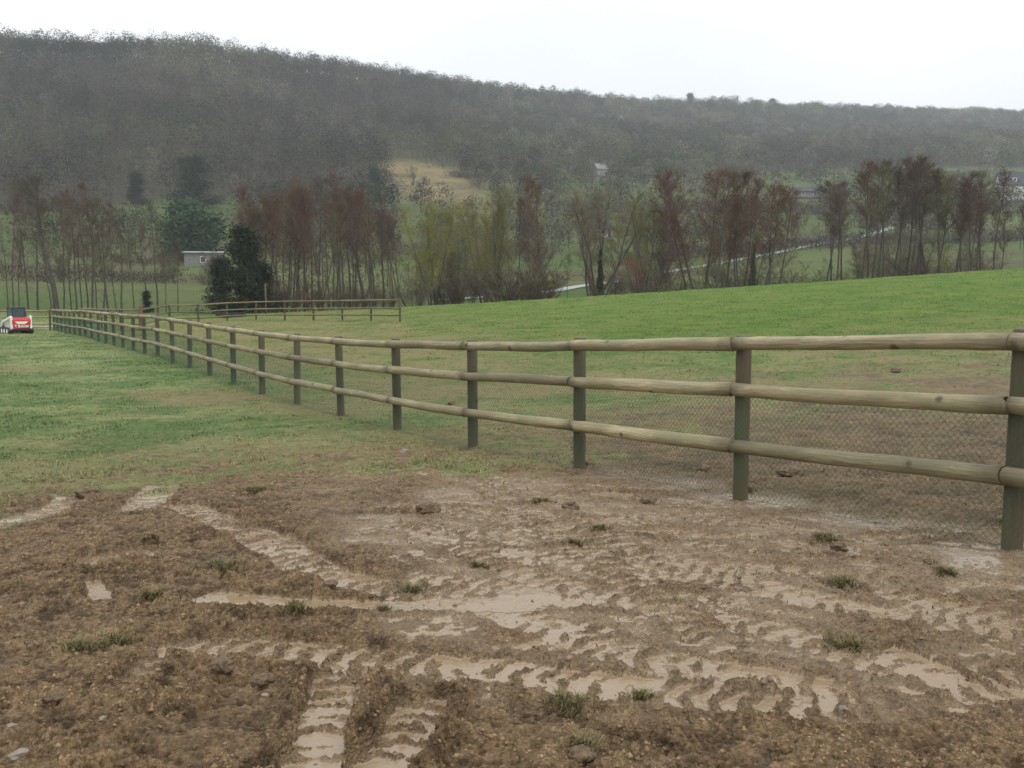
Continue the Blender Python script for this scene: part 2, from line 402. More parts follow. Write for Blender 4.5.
def track_fields(X, Y):
    ins_ = np.zeros_like(X); bott = np.zeros_like(X); wetf = np.zeros_like(X); lug = np.zeros_like(X); berm = np.zeros_like(X)
    wob = .04 * fbm(X * 2.2, Y * 2.2, 4, 71) + .015 * fbm(X * 16, Y * 16, 3, 72)
    for pts, hw, dep, wt, lg in TRACKS:
        deep = pts[0][1] > 655 and pts[0][0] < 500
        dep *= .8 if deep else .5
        W = np.array([hit(*p)[:2] for p in pts])
        s = np.concatenate([[0], np.cumsum(np.hypot(*np.diff(W, axis=0).T))]); m = max(3, int(s[-1] / .2))
        ss = np.linspace(0, s[-1], m); W2 = np.stack([np.interp(ss, s, W[:, 0]), np.interp(ss, s, W[:, 1])], 1)
        for _ in range(3): W2[1:-1] = (W2[:-2] + 2 * W2[1:-1] + W2[2:]) / 4
        lo = W2.min(0) - hw - .3; hi = W2.max(0) + hw + .3
        idx = np.nonzero((X > lo[0]) & (X < hi[0]) & (Y > lo[1]) & (Y < hi[1]))[0]
        if len(idx) == 0: continue
        x = X[idx]; y = Y[idx]; bd = np.full(len(idx), 9.); bt = np.zeros(len(idx)); bs = np.zeros(len(idx)); acc = 0
        for a, b_ in zip(W2[:-1], W2[1:]):
            d = b_ - a; L = math.hypot(*d) + 1e-9; t_ = np.clip(((x - a[0]) * d[0] + (y - a[1]) * d[1]) / L ** 2, 0, 1)
            dx = x - a[0] - t_ * d[0]; dy = y - a[1] - t_ * d[1]; dd = np.hypot(dx, dy)
            k = dd < bd; bd[k] = dd[k]; bt[k] = (acc + t_ * L)[k]; bs[k] = np.sign(dx * d[1] - dy * d[0])[k]; acc += L
        dd = bd + wob[idx]; en = bt + .14 * vnoise(x * 7, y * 7, 19); ends = sstep(0, .14, en) * (1 - sstep(acc - .14, acc, en))
        ins = (1 - sstep(hw * .76, hw * 1.2, dd)) * ends
        patch = sstep(-.75, .0, fbm(x * 1.3, y * 1.3, 3, 83 + int(pts[0][0]))) if not deep else 1.0
        ins = ins * patch
        ph = (bt - np.abs(dd) * .45) / .115 + .16 * vnoise(x * 4, y * 4, 3) + .14 * vnoise(x * 18, y * 18, 4)
        tri = np.abs(((ph % 1) - .5)) * 2
        bar = sstep(.46, .80, tri) * np.clip(.75 + .8 * vnoise(x * 11, y * 11, 8), .1, 1.3)
        k = ins > .35
        A = lambda arr, new: arr.__setitem__(idx, np.where(k, new, arr[idx]))
        A(ins_, np.maximum(ins, ins_[idx])); A(bott, -dep + 0 * ins); A(wetf, wt + 0 * ins); A(lug, lg * bar)
        nk = ~k & (ins > 0); 
        berm[idx] = np.maximum(berm[idx] * (1 - .8 * ins), np.exp(-((dd - hw * 1.3) / .05) ** 2) * ends * dep * (1.0 if deep else .6))
    return ins_, bott, wetf, lug, berm

# edge of the churned mud, traced in the photograph
ML = np.array([(-400, 520), (0, 502), (60, 486), (150, 480), (250, 478), (330, 466), (400, 456), (480, 455), (545, 452), (590, 436), (650, 418), (740, 404), (850, 388), (1024, 372), (1500, 350)], float)
def fields(X, Y):
    z = terrain(X, Y); px, py = project(X, Y, z)
    n = fbm(X * .9, Y * .9, 4, 5); nf = fbm(X * 5, Y * 5, 3, 6)
    e = np.interp(px, ML[:, 0], ML[:, 1])
    scale = 25 + 14 * sstep(540, 800, px)
    mud = sstep(-1, 1, (py - e) / scale + 1.15 * n + 1.0 * nf) * (Y < 40) * (Y < 25 + 0 * X)
    behind = sstep(0.0, 1.0, X - _fx(Y))                            # the paddock side: mud there is thinner, with grass in it
    mud = mud * (1 - .35 * behind * sstep(-.3, .5, fbm(X * 2.6, Y * 2.6, 3, 15)) * sstep(500, 400, py))
    worn = np.clip(sstep(-.05, .8, fbm(X * .35, Y * .35, 5, 25)) * 1.0 * sstep(50, 16, Y) + .5 * np.exp(-((py - e + 22) / 26) ** 2), 0, 1) * sstep(75, 40, Y)
    # trampled strip along the paddock side of the fence
    ln = X - _fx(Y)
    worn = np.maximum(worn, np.exp(-((ln - (2 + .12 * Y)) / (2.5 + .17 * Y)) ** 2) * sstep(-.3, .6, ln) * sstep(8, 14, Y) * sstep(85, 60, Y) * (.85 + .5 * fbm(X * .6, Y * .5, 3, 26) + .3 * fbm(X * 3, Y * 1.5, 2, 27)))
    worn = np.maximum(worn, sstep(150, 60, ln * 0 + 0) * 0)
    return z, px, py, mud, np.clip(worn, 0, 1), behind

us = np.concatenate([np.linspace(-2.6, -.64, 45)[:-1], np.arange(-.64, .64, .00125), np.linspace(.64, 2.6, 45)])
ys = [.3]
while ys[-1] < 1490:
    y = ys[-1]; ys.append(y + (.045 if y < 2.2 else .0030 * y if y < 15 else .006 * y if y < 45 else .012 * y))
ys = np.array(ys); nu, ny = len(us), len(ys)
U, YY = np.meshgrid(us, ys); XX = U * (YY + .9) ; X = XX.ravel(); Y = YY.ravel()
z, px, py, mud, worn, behind = fields(X, Y)
near = Y < 17
xi, yi = X[near], Y[near]
ins, bott, wetf, lug, berm = track_fields(xi, yi)
m = mud[near]; bh = behind[near]; pxn, pyn = px[near], py[near]
zone = sstep(300, 460, pxn + 60 * fbm(xi, yi, 2, 33)) * sstep(720, 640, pyn) * sstep(460, 490, pyn) * (1 - bh)
zone = np.maximum(zone, sstep(480, 700, pxn) * sstep(745, 690, pyn) * (1 - bh) * .9)
wz = np.clip(zone * (.80 + .7 * fbm(xi * 1.1, yi * 1.9, 4, 35)), 0, 1)
inn = sstep(.2, .85, ins)
rough = np.clip(1 - .75 * wz, .2, 1)
n0 = fbm(xi * 1.4, yi * 1.4, 3, 50); nA = fbm(xi * 5, yi * 5, 4, 51); nB = fbm(xi * 20, yi * 20, 3, 52); nC = fbm(xi * 55, yi * 55, 2, 53)
rdg = 1 - np.abs(fbm(xi * 8, yi * 8, 5, 54, .62)) * 1.6                # torn, crumbly ridges
rdf = 1 - np.abs(fbm(xi * 24, yi * 24, 3, 55, .65)) * 1.6
lA = lumps(xi * 10 + nB * 1.0, yi * 10 + .9 * nC, 60); lB = lumps(xi * 26 + .9 * nC, yi * 26 + .8 * nB, 61)
sel = sstep(0, .6, nA); sel2 = sstep(-.1, .5, fbm(xi * 2.2, yi * 2.2, 3, 59))
h = .006 * nA + rough * (.015 * rdg * (.3 + sel) + .013 * rdf * (.4 + sel2) + .009 * lA * sel * sel2 + .004 * lB * (.2 + sel2) + .009 * nB + .005 * nC) - .020
h = h + wz * (-.004 + .007 * nB + .002 * nC + .005 * vnoise((xi + yi * .4) * 9, yi * 17, 57))
h = h + berm * (.2 + .6 * lA + 1.0 * rdg)
soft = .8 + .25 * nA
ht = -.024 + bott + lug * soft + .0035 * nB + .0022 * nC * (1 + 3 * (lug > .006)) + .006 * rdf * (lug > .004) + .0022 * nC * (wetf < 1.2) + .002 * nB * (wetf < 1.15)
h = h * (1 - inn) + ht * inn
lvl = np.where(ins > .35, -.024 + bott + .0030 + (wetf - .9) * .012 + .004 * fbm(xi * 1.5, yi * 1.5, 2, 70), -.0235 + .004 * fbm(xi * 1.1, yi * 1.1, 2, 70))
under = h - lvl
allow = np.maximum(sstep(.22, .6, wz * 1.1), inn)
wet = sstep(.004, -.0005, under) * allow
h = np.where(allow > .5, np.maximum(h, lvl + .0004 * nB), h)
damp = np.clip(np.maximum(inn * .85, wz * .95), 0, 1) * (.6 + .25 * nA + .2 * nB) * sstep(.030, .0, under)
wet = np.clip(np.maximum(wet, damp), 0, 1) * sstep(.3, .8, m)
hg = (1 + 1.5 * bh) * (.012 * nA + .006 * nB) + .010 * lB * sstep(-.2, .5, nA)
hh = h * m + hg * (1 - m) + .010 * n0
z2 = z.copy(); z2[near] += hh * sstep(18, 14, yi)
far = ~near
z2[far] += (.02 * fbm(X[far] * 1.4, Y[far] * 1.4, 3, 50) + .03 * fbm(X[far] * .6, Y[far] * .6, 3, 51)) * sstep(120, 60, Y[far])
# albedo
def C3(c): return np.array(c)[None, :]
def lerp(a, b, t): return a + (b - a) * t[:, None]
nl = fbm(X * .12, Y * .12, 4, 90); nm = fbm(X * .8, Y * .8, 4, 91); nh = fbm(X * 6, Y * 6, 2, 92) * (Y < 60)
g1 = lerp(C3((.095, .150, .050)), C3((.21, .235, .10)), np.clip(.5 + .8 * nm + .4 * nl + .4 * nh, 0, 1))
side = sstep(-2, 4, X - _fx(Y)) * sstep(12, 40, Y)                   # the paddock: fresher green away from the fence
g2 = lerp(C3((.060, .122, .018)), C3((.122, .168, .034)), np.clip(.5 + .5 * nm, 0, 1))
C = lerp(g1, g2, side)
C = lerp(C, C3((.205, .16, .085)), np.clip(worn * (.75 + .5 * nm + .5 * nh), 0, .85))
# valley and hillside
u = X / np.maximum(Y, 20); kY, kZ = knots(u)
fN = fbm(X / 35, Y / 35, 4, 95)
mead = lerp(C3((.042, .082, .015)), C3((.082, .10, .03)), np.clip(.5 + .6 * fN, 0, 1))
mead = lerp(mead, C3((.062, .047, .028)), np.clip(sstep(-.1, .6, fbm(X / 18, Y / 9, 3, 96)) * .8 * (.5 + .5 * sstep(110, 200, Y)), 0, 1))
C = lerp(C, mead, sstep(86, 105, Y))
gorse = np.exp(-(((px - 432) / 52) ** 2 + ((py - 186 + (px - 432) * -.28) / 22) ** 2)) * (Y > 200)
C = lerp(C, lerp(C3((.19, .14, .065)), C3((.085, .075, .035)), np.clip(.35 + 1.2 * fbm(X / 9, Y / 12, 4, 97), 0, 1)), np.clip(gorse * 2.0 * (.8 + .3 * fN), 0, .95))
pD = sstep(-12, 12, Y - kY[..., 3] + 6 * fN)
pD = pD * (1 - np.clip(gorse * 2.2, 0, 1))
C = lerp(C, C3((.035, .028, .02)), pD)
# mud
nmud = np.zeros_like(X); nmud[near] = nA * .5 + nB * .5 + nC * .5
mc = lerp(C3((.110, .067, .031)), C3((.345, .232, .122)), np.clip(.5 + .9 * nmud + .3 * nl, 0, 1))
wetfull = np.zeros_like(X); wetfull[near] = wet
hfull = np.zeros_like(X); hfull[near] = np.clip((h - lvl) / .06, 0, 1)
wzf = np.zeros_like(X); wzf[near] = np.maximum(wz, .8 * inn) * np.clip(.7 + .6 * nA, 0, 1)
mc = lerp(mc, C3((.310, .222, .138)), np.clip(wzf * .8, 0, 1))
mc = lerp(mc, C3((.225, .160, .092)), np.clip(wetfull * 1.15, 0, 1))
mc = lerp(mc, C3((.095, .068, .040)), behind * np.clip(.45 + .5 * fbm(X * 2.2, Y * 2.2, 4, 161), 0, 1) * .75)
C = lerp(C, mc, np.clip(mud + .0, 0, 1))
idx = np.arange(nu * ny).reshape(ny, nu)
Fq = np.stack([idx[:-1, :-1], idx[:-1, 1:], idx[1:, 1:], idx[1:, :-1]], -1).reshape(-1, 4)
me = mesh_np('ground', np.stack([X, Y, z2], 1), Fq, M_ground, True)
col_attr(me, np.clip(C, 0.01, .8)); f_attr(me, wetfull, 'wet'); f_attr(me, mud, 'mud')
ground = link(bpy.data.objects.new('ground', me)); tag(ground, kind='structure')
ZG = z2.reshape(ny, nu)
def zmesh(x, y):
    """height of the built sheet"""
    x = np.asarray(x, float); y = np.asarray(y, float)
    j = np.clip(np.searchsorted(ys, y) - 1, 0, ny - 2); u_ = x / (y + .9); i = np.clip(np.searchsorted(us, u_) - 1, 0, nu - 2)
    fy = (y - ys[j]) / (ys[j + 1] - ys[j]); fx = (u_ - us[i]) / (us[i + 1] - us[i])
    return (ZG[j, i] * (1 - fx) + ZG[j, i + 1] * fx) * (1 - fy) + (ZG[j + 1, i] * (1 - fx) + ZG[j + 1, i + 1] * fx) * fy
CG = np.clip(C, .01, .8).reshape(ny, nu, 3); MG = mud.reshape(ny, nu); WG = worn.reshape(ny, nu); WT = wetfull.reshape(ny, nu)
def cell(x, y):
    j = np.clip(np.searchsorted(ys, y) - 1, 0, ny - 2); i = np.clip(np.searchsorted(us, x / (y + .9)) - 1, 0, nu - 2); return j, i

# lane across the valley and gravel strip behind the loader
def ribbon_on_ground(name, pts, w, m, lift=.1, step=2.):
    P = np.array([p[:2] for p in pts]); s = np.concatenate([[0], np.cumsum(np.hypot(*np.diff(P, axis=0).T))]); n = int(s[-1] / step) + 2
    ss = np.linspace(0, s[-1], n); Q = np.stack([np.interp(ss, s, P[:, 0]), np.interp(ss, s, P[:, 1])], 1)
    for _ in range(6): Q[1:-1] = (Q[:-2] + 2 * Q[1:-1] + Q[2:]) / 4
    T = np.gradient(Q, axis=0); T /= np.linalg.norm(T, axis=1)[:, None]; Nn = np.stack([-T[:, 1], T[:, 0]], 1)
    V = []
    offs = np.linspace(-1, 1, 5)
    for k in offs:
        q = Q + Nn * (w / 2 * k); V.append(np.stack([q[:, 0], q[:, 1], zmesh(q[:, 0], q[:, 1]) + lift], 1))
    V = np.stack(V, 1).reshape(-1, 3); f = []
    for i in range(n - 1):
        for k in range(4): f.append((i * 5 + k, i * 5 + k + 1, i * 5 + k + 6, i * 5 + k + 5))
    o = link(bpy.data.objects.new(name, mesh_np(name, V, np.array(f), m))); return tag(o, kind='structure')
lane = [hit(x, y) for x, y in ((548, 293), (590, 285), (640, 277), (700, 267), (745, 259), (800, 248), (850, 240), (895, 227))]
ln0 = hit(548, 293)
ribbon_on_ground('road', [on(440, 118), on(500, 128)] + [Vector(p) for p in lane], 2.3, M_road, .12)
ribbon_on_ground('path', [on(-200, 66), on(0, 66.5), on(60, 67), on(110, 68)], 1.6, M_gravel, .03, 1.)

# ------------------------------------------------------------------ post and rail fences
def rail_mesh(name, L, r, m, seed, n=14, seg=26):
    rr = random.Random(seed); mb = MB(); pts = []; rad = []
    ph = rr.uniform(0, 6); bow = rr.uniform(-.012, .012)
    for i in range(seg + 1):
        t_ = i / seg; pts.append((t_ * L, bow * math.sin(math.pi * t_), .6 * bow * math.sin(math.pi * t_ + .5) + .004 * math.sin(ph + 9 * t_)))
        rad.append(r * (1 + .04 * math.sin(ph + 4 * t_) + rr.uniform(-.018, .018) + .05 * (rr.random() < .1)))
    pts = [(.0, 0, 0)] + [(.006,) + pts[0][1:]] + pts[1:-1] + [(L - .006,) + pts[-1][1:], (L, 0, 0)]; rad = [rad[0] * .88, rad[0]] + rad[1:-1] + [rad[-1], rad[-1] * .88]
    mb.tube(pts, rad, n); me = mb.mesh(name, m, True)
    return me
def post_mesh(name, H, r, m, seed, n=14):
    rr = random.Random(seed); mb = MB(); pts = []; rad = []; lx, ly = rr.uniform(-.012, .012), rr.uniform(-.012, .012)
    for z_ in (-.4, -.03, .0, .3, .6, .9, H - .02, H - .004, H):
        pts.append((lx * max(z_, 0) / H, ly * max(z_, 0) / H, z_)); rad.append(r * (1 + rr.uniform(-.02, .02)) * (1.0 if z_ < H - .01 else .95 if z_ < H - .002 else .82))
    mb.tube(pts, rad, n)
    return mb.mesh(name, m, True)
RAILM = [rail_mesh('rail_log', 1.0, .052, M_rail, k) for k in range(1)]
def fence(pts, label, rails_z, wire=True, H=1.31, r_post=.063, r_rail=.052, front=(-1, -1), mrail=M_rail, mpost=M_post, hide=(), special={}, group=None):
    pts = [Vector(p) for p in pts]
    root = empty('post_and_rail_fence', pts[0]); tag(root, label, 'fence', group)
    o0 = root.location.copy(); pms = [post_mesh('post', H, r_post, mpost, 5 + k) for k in range(4)]
    jit = []
    for k, p in enumerate(pts):
        sp_ = special.get(k)
        me_ = post_mesh('post', sp_[0], sp_[1], sp_[2], 3) if sp_ else pms[k % 4]
        o = bpy.data.objects.new('post', me_); o.location = p - o0; o.rotation_euler = (rnd.uniform(-.012, .012), rnd.uniform(-.012, .012), rnd.uniform(0, 6)); link(o, root)
        jit.append([rnd.uniform(-.008, .008) for _ in rails_z])
    for k in range(len(pts) - 1):
        a, b_ = pts[k], pts[k + 1]; d = b_ - a; hd = Vector((d.x, d.y, 0)).normalized(); nrm = Vector((-hd.y, hd.x, 0))
        if nrm.dot(Vector((front[0], front[1], 0))) < 0: nrm = -nrm
        off = nrm * (r_post + r_rail * .72)
        for q, rz in enumerate(rails_z):
            A = a + off + Vector((0, 0, rz + jit[k][q])); B = b_ + off + Vector((0, 0, rz + jit[k + 1][q])); L = (B - A).length
            me_ = rail_mesh('rail', L - .006, r_rail * rnd.uniform(.93, 1.05), mrail, k * 7 + q, n=14 if L * 0 + k < 12 else 8, seg=26 if k < 12 else 8)
            o = bpy.data.objects.new('rail', me_); o.location = A - o0
            ex = (B - A).normalized(); ey = Vector((0, 0, 1)).cross(ex).normalized(); ez = ex.cross(ey)
            o.rotation_euler = (Matrix((ex, ey, ez)).transposed() @ Matrix.Rotation(rnd.uniform(0, 6.28), 3, 'X')).to_euler(); link(o, root)
        if wire:
            mb = MB(); L = d.length; Hm = .90; c_ = .052; wr = .0011; offw = nrm * (r_post + .004)
            def W(s, h_): return a - o0 + d * (s / L) + offw + Vector((0, 0, h_ + .015))
            kmax = int((L + Hm) / c_) + 1
            for dirn in (1, -1):
                for q in range(kmax):
                    s0 = q * c_ - (Hm if dirn > 0 else 0)
                    if dirn > 0: sA, hA, sB, hB = s0, 0, s0 + Hm, Hm
                    else: sA, hA, sB, hB = s0, 0, s0 - Hm, Hm
                    # clip to the bay
                    tt = [0, 1]
                    for lim, sg in ((0, 1), (L, -1)):
                        fa, fb = sg * (sA - lim), sg * (sB - lim)
                        if fa < 0 and fb < 0: tt = None; break
                        if fa < 0: tt[0] = max(tt[0], fa / (fa - fb))
                        if fb < 0: tt[1] = min(tt[1], fa / (fa - fb))
                    if not tt or tt[1] - tt[0] < .01: continue
                    p0 = W(sA + (sB - sA) * tt[0], Hm * tt[0]); p1 = W(sA + (sB - sA) * tt[1], Hm * tt[1])
                    mb.tube([p0, p1], wr, 3, False)
            for h_ in (0, .45, Hm): mb.tube([W(0, h_), W(L, h_)], wr * 1.4, 3, False)
            mb.build('wire_netting', M_wire, root)
    return root
fp = []
for p in [2 * POSTS[0] - POSTS[1]] + POSTS:
    fp.append(Vector((p[0], p[1], terr(p[0], p[1]) - .01)))
fence(fp, 'long peeled log fence with green wire netting running from right foreground to the loader', (.445, .885, 1.255), front=(-1, -1), r_rail=.055, H=1.33)
# corner run behind the loader
q0 = fp[-1]; A = on(-120, 60.5); n_ = 6
fl = [q0 + (A - q0) * (k / n_) for k in range(n_ + 1)]
fence([Vector((p.x, p.y, terr(p.x, p.y))) for p in fl[1:]] if False else [Vector((p.x - (.25 if k == 0 else 0), p.y, terr(p.x, p.y))) for k, p in enumerate(fl)],
      'short three-rail fence of grey poles directly behind the red loader', (.40, .80, 1.2), wire=False, front=(.2, -1))
# far paddock fence: from near the corner to the thick rusty post, then right along the trees
def on_top(px_, ytop, H, lo=50, hi=84, pref=78):
    Ys = np.arange(lo, hi, .5); e_ = []
    for q in Ys:
        p = on(px_, q); e_.append(abs(project(p.x, p.y, p.z + H)[1] - ytop) + .01 * abs(q - pref))
    return on(px_, Ys[int(np.argmin(e_))])
Bp = on(141, 60); a0 = on(84, 66)
f2 = [a0 + (Bp - a0) * (k / 3) for k in range(3)] + [Bp]
nb = 9
for k in range(1, nb + 1):
    px_ = 141 + (400 - 141) * k / nb
    f2.append(on_top(px_, np.interp(px_, [141, 206, 237, 297, 400], [305, 304, 301.5, 300.5, 299]), 1.28, pref=74 + 8 * k / nb))
f2 = [Vector((p.x, p.y, terr(p.x, p.y))) for p in f2]
fence(f2, 'yellowish far rail fence starting at a thick rusty brown post and ending below the thicket', (.35, .75, 1.22), wire=False, H=1.3, front=(0, -1), mrail=M_railfar, special={3: (1.5, .13, M_postnew)}, r_rail=.05)

def single_post(px_, Y_, H, r, label, m=M_post, name='wooden_post'):
    p = on(px_, Y_); mb = MB(); mb.tube([(0, 0, -.2), (.01, 0, H * .5), (0, 0, H - .02), (0, 0, H)], [r, r * .98, r * .95, r * .8], 10)
    o = mb.build(name, m, None, True, p); return tag(o, label, 'post')
single_post(266, 77.5, 2.35, .07, 'tall thin bare post rising above the far rail fence in front of the thicket', M_railfar)
single_post(256.5, 79, 1.0, .06, 'short pale stake just left of the tall post at the far rail fence', M_railfar)
single_post(331, 82, 1.1, .06, 'short pale stake leaning by the right half of the far rail fence', M_railfar)
tr = on(231, 73.5); mb = MB()
outer = [(-.35, .0), (.35, .0), (.42, .34), (-.42, .34)]
mb.box((0, -.38, .18), (2.0, .05, .36)); mb.box((0, .38, .18), (2.0, .05, .36)); mb.box((-1.0, 0, .18), (.05, .71, .36)); mb.box((1.0, 0, .18), (.05, .71, .36)); mb.box((0, 0, .04), (1.94, .7, .06))
tag(mb.build('water_trough', M_black, None, False, (tr.x, tr.y, tr.z)), 'long dark water trough lying at the foot of the far rail fence', 'trough')

# ------------------------------------------------------------------ compact loader
lp = on(17, 55); lo = empty('compact_loader', (lp.x, lp.y, terr(lp.x, lp.y)), R(44)); lo.scale = (.72, .72, .74)
tag(lo, 'small red and white tracked loader with black cab seen from behind by the fence corner', 'loader')
mb = MB(); mb.prism([(-1.0, .3), (-1.02, .95), (-.85, 1.12), (.5, 1.05), (1.1, .8), (1.15, .3)], -.52, .52); body = mb.build('body', M_white, lo)
mb = MB(); mb.prism([(-1.10, .42), (-1.13, 1.02), (-1.05, 1.2), (-.6, 1.22), (-.6, 1.125), (-1.03, .9), (-1.03, .42)], -.66, .66); cover = mb.build('engine_cover', M_red, lo)
mb = MB()
for s in (-1, 1):
    mb.box((s * .60, -1.15, .42), (.10, .05, .12))
for o_ in (-1, 1):
    m2 = MB(); m2.box((o_ * .58, -1.155, .98), (.09, .03, .07)); m2.build('tail_light', M_red, cover)
mb = MB(); mb.box((0, -1.12, .33), (1.5, .14, .15)); mb.build('bumper', M_black, lo)
# winged badge and lettering on the cover
mb = MB(); mb.add([(-.50, -1.140, .93), (-.34, -1.140, .80), (.36, -1.140, .80), (.50, -1.140, .93)], [(0, 1, 2, 3)]); mb.add([(-.34, -1.142, .80), (-.26, -1.142, .73), (.30, -1.142, .73), (.34, -1.142, .80)], [(0, 1, 2, 3)])
mb.build('badge', M_white, cover)
def text(s, size, loc, parent, m, name='lettering'):
    cu = bpy.data.curves.new('t', 'FONT'); cu.body = s; cu.size = size; cu.align_x = 'CENTER'; cu.extrude = .004; cu.offset = .008
    o = bpy.data.objects.new('t', cu); col.objects.link(o); bpy.context.view_layer.update()
    me_ = bpy.data.meshes.new_from_object(o.evaluated_get(bpy.context.evaluated_depsgraph_get())); bpy.data.objects.remove(o)
    me_.materials.clear(); me_.materials.append(m); r = bpy.data.objects.new(name, me_); r.location = loc; r.rotation_euler = (R(90), 0, 0); return link(r, parent)
text('T Bobcat', .27, (0, -1.125, .50), cover, M_white)
mb = MB()
for x in (-.45, .45):
    for y in (-.55, .55): mb.box((x, y, 1.5), (.07, .07, .78))
mb.box((0, 0, 1.92), (1.0, 1.25, .09)); mb.box((0, 0, 1.13), (.96, 1.2, .06)); cab = mb.build('cab', M_black, lo)
mb = MB(); mb.box((0, -.56, 1.53), (.82, .02, .66)); mb.box((-.46, 0, 1.53), (.02, 1.0, .66)); mb.box((.46, 0, 1.53), (.02, 1.0, .66)); mb.build('window', M_cabglass, cab)
for s in (-1, 1):
    mb = MB(); x0, x1 = (s * .62, s * .76) if s > 0 else (-.76, -.62)
    mb.prism([(-1.12, .35), (-1.1, 1.28), (-.9, 1.34), (.9, .95), (1.55, .35), (1.42, .28), (.8, .80), (-.82, 1.14), (-.92, 1.1), (-.95, .35)], x0, x1); mb.build('lift_arm', M_white, lo)
    mb = MB(); x0, x1 = (.56, .90) if s > 0 else (-.90, -.56)
    mb.prism([(-.95, .08), (-1.05, .25), (-.9, .46), (.85, .48), (1.0, .26), (.88, .06), (.7, .0), (-.75, .0)], x0 if s > 0 else x0, x1); tk = mb.build('track', M_rubber, lo)
    m2 = MB()
    for q in range(3):
        cy = -.6 + .6 * q; n = 12
        xw = s * .905
        m2.add([(xw, cy, .22)] + [(xw, cy + .17 * math.cos(2 * math.pi * k / n), .22 + .17 * math.sin(2 * math.pi * k / n)) for k in range(n)], [(0, 1 + k, 1 + (k + 1) % n) for k in range(n)])
    m2.build('wheel', M_white, tk)
mb = MB(); mb.prism([(1.4, .02), (1.95, .02), (1.9, .08), (1.5, .12), (1.45, .6), (1.38, .6)], -.85, .85); mb.build('bucket', M_black, lo)

# ------------------------------------------------------------------ buildings
def house(name, px_, Y_, L, W, Hw, Hr, rz, mw, mr, label, dormers=0, wins=3, storeys=1, flat=False, chim=True, cat='house'):
    p = on(px_, Y_); root = empty(name, (p.x, p.y, p.z - .3), rz); tag(root, label, cat)
    mb = MB(); mb.box((0, 0, Hw / 2), (L, W, Hw))
    if not flat:
        mb.add([(-L / 2, -W / 2, Hw), (-L / 2, W / 2, Hw), (-L / 2, 0, Hw + Hr), (L / 2, -W / 2, Hw), (L / 2, W / 2, Hw), (L / 2, 0, Hw + Hr)], [(0, 2, 1), (3, 4, 5)])
    mb.build('wall', mw, root)
    mb = MB()
    if flat: mb.prism([(-W / 2 - .4, Hw + .02), (-W / 2 - .4, Hw + .2), (W / 2 + .3, Hw + .5), (W / 2 + .3, Hw + .3)], -L / 2 - .4, L / 2 + .4)
    else:
        e = .45; k = Hr / (W / 2)
        mb.prism([(-W / 2 - e, Hw - e * k + .05), (0, Hw + Hr + .05), (W / 2 + e, Hw - e * k + .05), (W / 2 + e, Hw - e * k + .25), (0, Hw + Hr + .28), (-W / 2 - e, Hw - e * k + .25)], -L / 2 - .4, L / 2 + .4)
    rf = mb.build('roof', mr, root)
    if chim and not flat:
        mb = MB(); mb.box((L * .3, 0, Hw + Hr + .4), (.7, .6, 1.2)); mb.build('chimney', M_plasterg, rf)
    for d_ in range(dormers):
        x = (d_ - (dormers - 1) / 2) * L / (dormers + .5); mb = MB(); yy = -W * .33; zz = Hw + Hr * .30
        mb.box((x, yy, zz + .45), (1.3, 1.6, 1.5)); dm = mb.build('dormer', mw, rf)
        mb = MB(); mb.box((x, yy - .82, zz + .55), (.8, .04, .9)); mb.build('window', M_pane, dm)
    for st_ in range(storeys):
        for q in range(wins):
            x = (q - (wins - 1) / 2) * L / (wins + .2); zc = 1.5 + 2.7 * st_
            mb = MB(); mb.box((x, -W / 2 - .03, zc), (1.1, .05, 1.2)); w = mb.build('window', M_white if mw is M_plasterg else M_plasterg, root)
            mb = MB(); mb.box((x, -W / 2 - .065, zc), (.9, .03, 1.0)); mb.build('pane', M_pane, w)
    mb = MB(); mb.box((L * .42, -W / 2 - .04, 1.05), (1.0, .06, 2.1)); mb.build('door', M_slate, root)
    return root
house('farmhouse', 1021, 385, 17, 11, 5.6, 5.0, R(-14), M_plaster, M_slate, 'white house with grey slate roof and two pale dormers at the right edge', 2, 3)
house('shed', 205, 195, 7, 4, 2.7, .5, R(8), M_plasterg, M_paleroof, 'low grey shed with a pale flat roof below the round green trees', flat=True, wins=1, cat='shed')
house('cottage', 600, 468, 5.0, 5, 3.6, 2.2, R(20), M_plasterg, M_plasterg, 'small pale cottage high on the slope at the edge of the wood', wins=2, storeys=1)
house('cottage', 604, 275, 4, 4, 2.4, 1.6, R(-10), M_plaster, M_slate, 'tiny white cottage glimpsed between bare tree stems in the valley', wins=1)
house('barn', 806, 390, 10, 6, 2.4, 1.6, R(5), M_plasterg, M_slate, 'long low grey barn with dark slate roof across the valley', wins=2, chim=False, cat='barn')

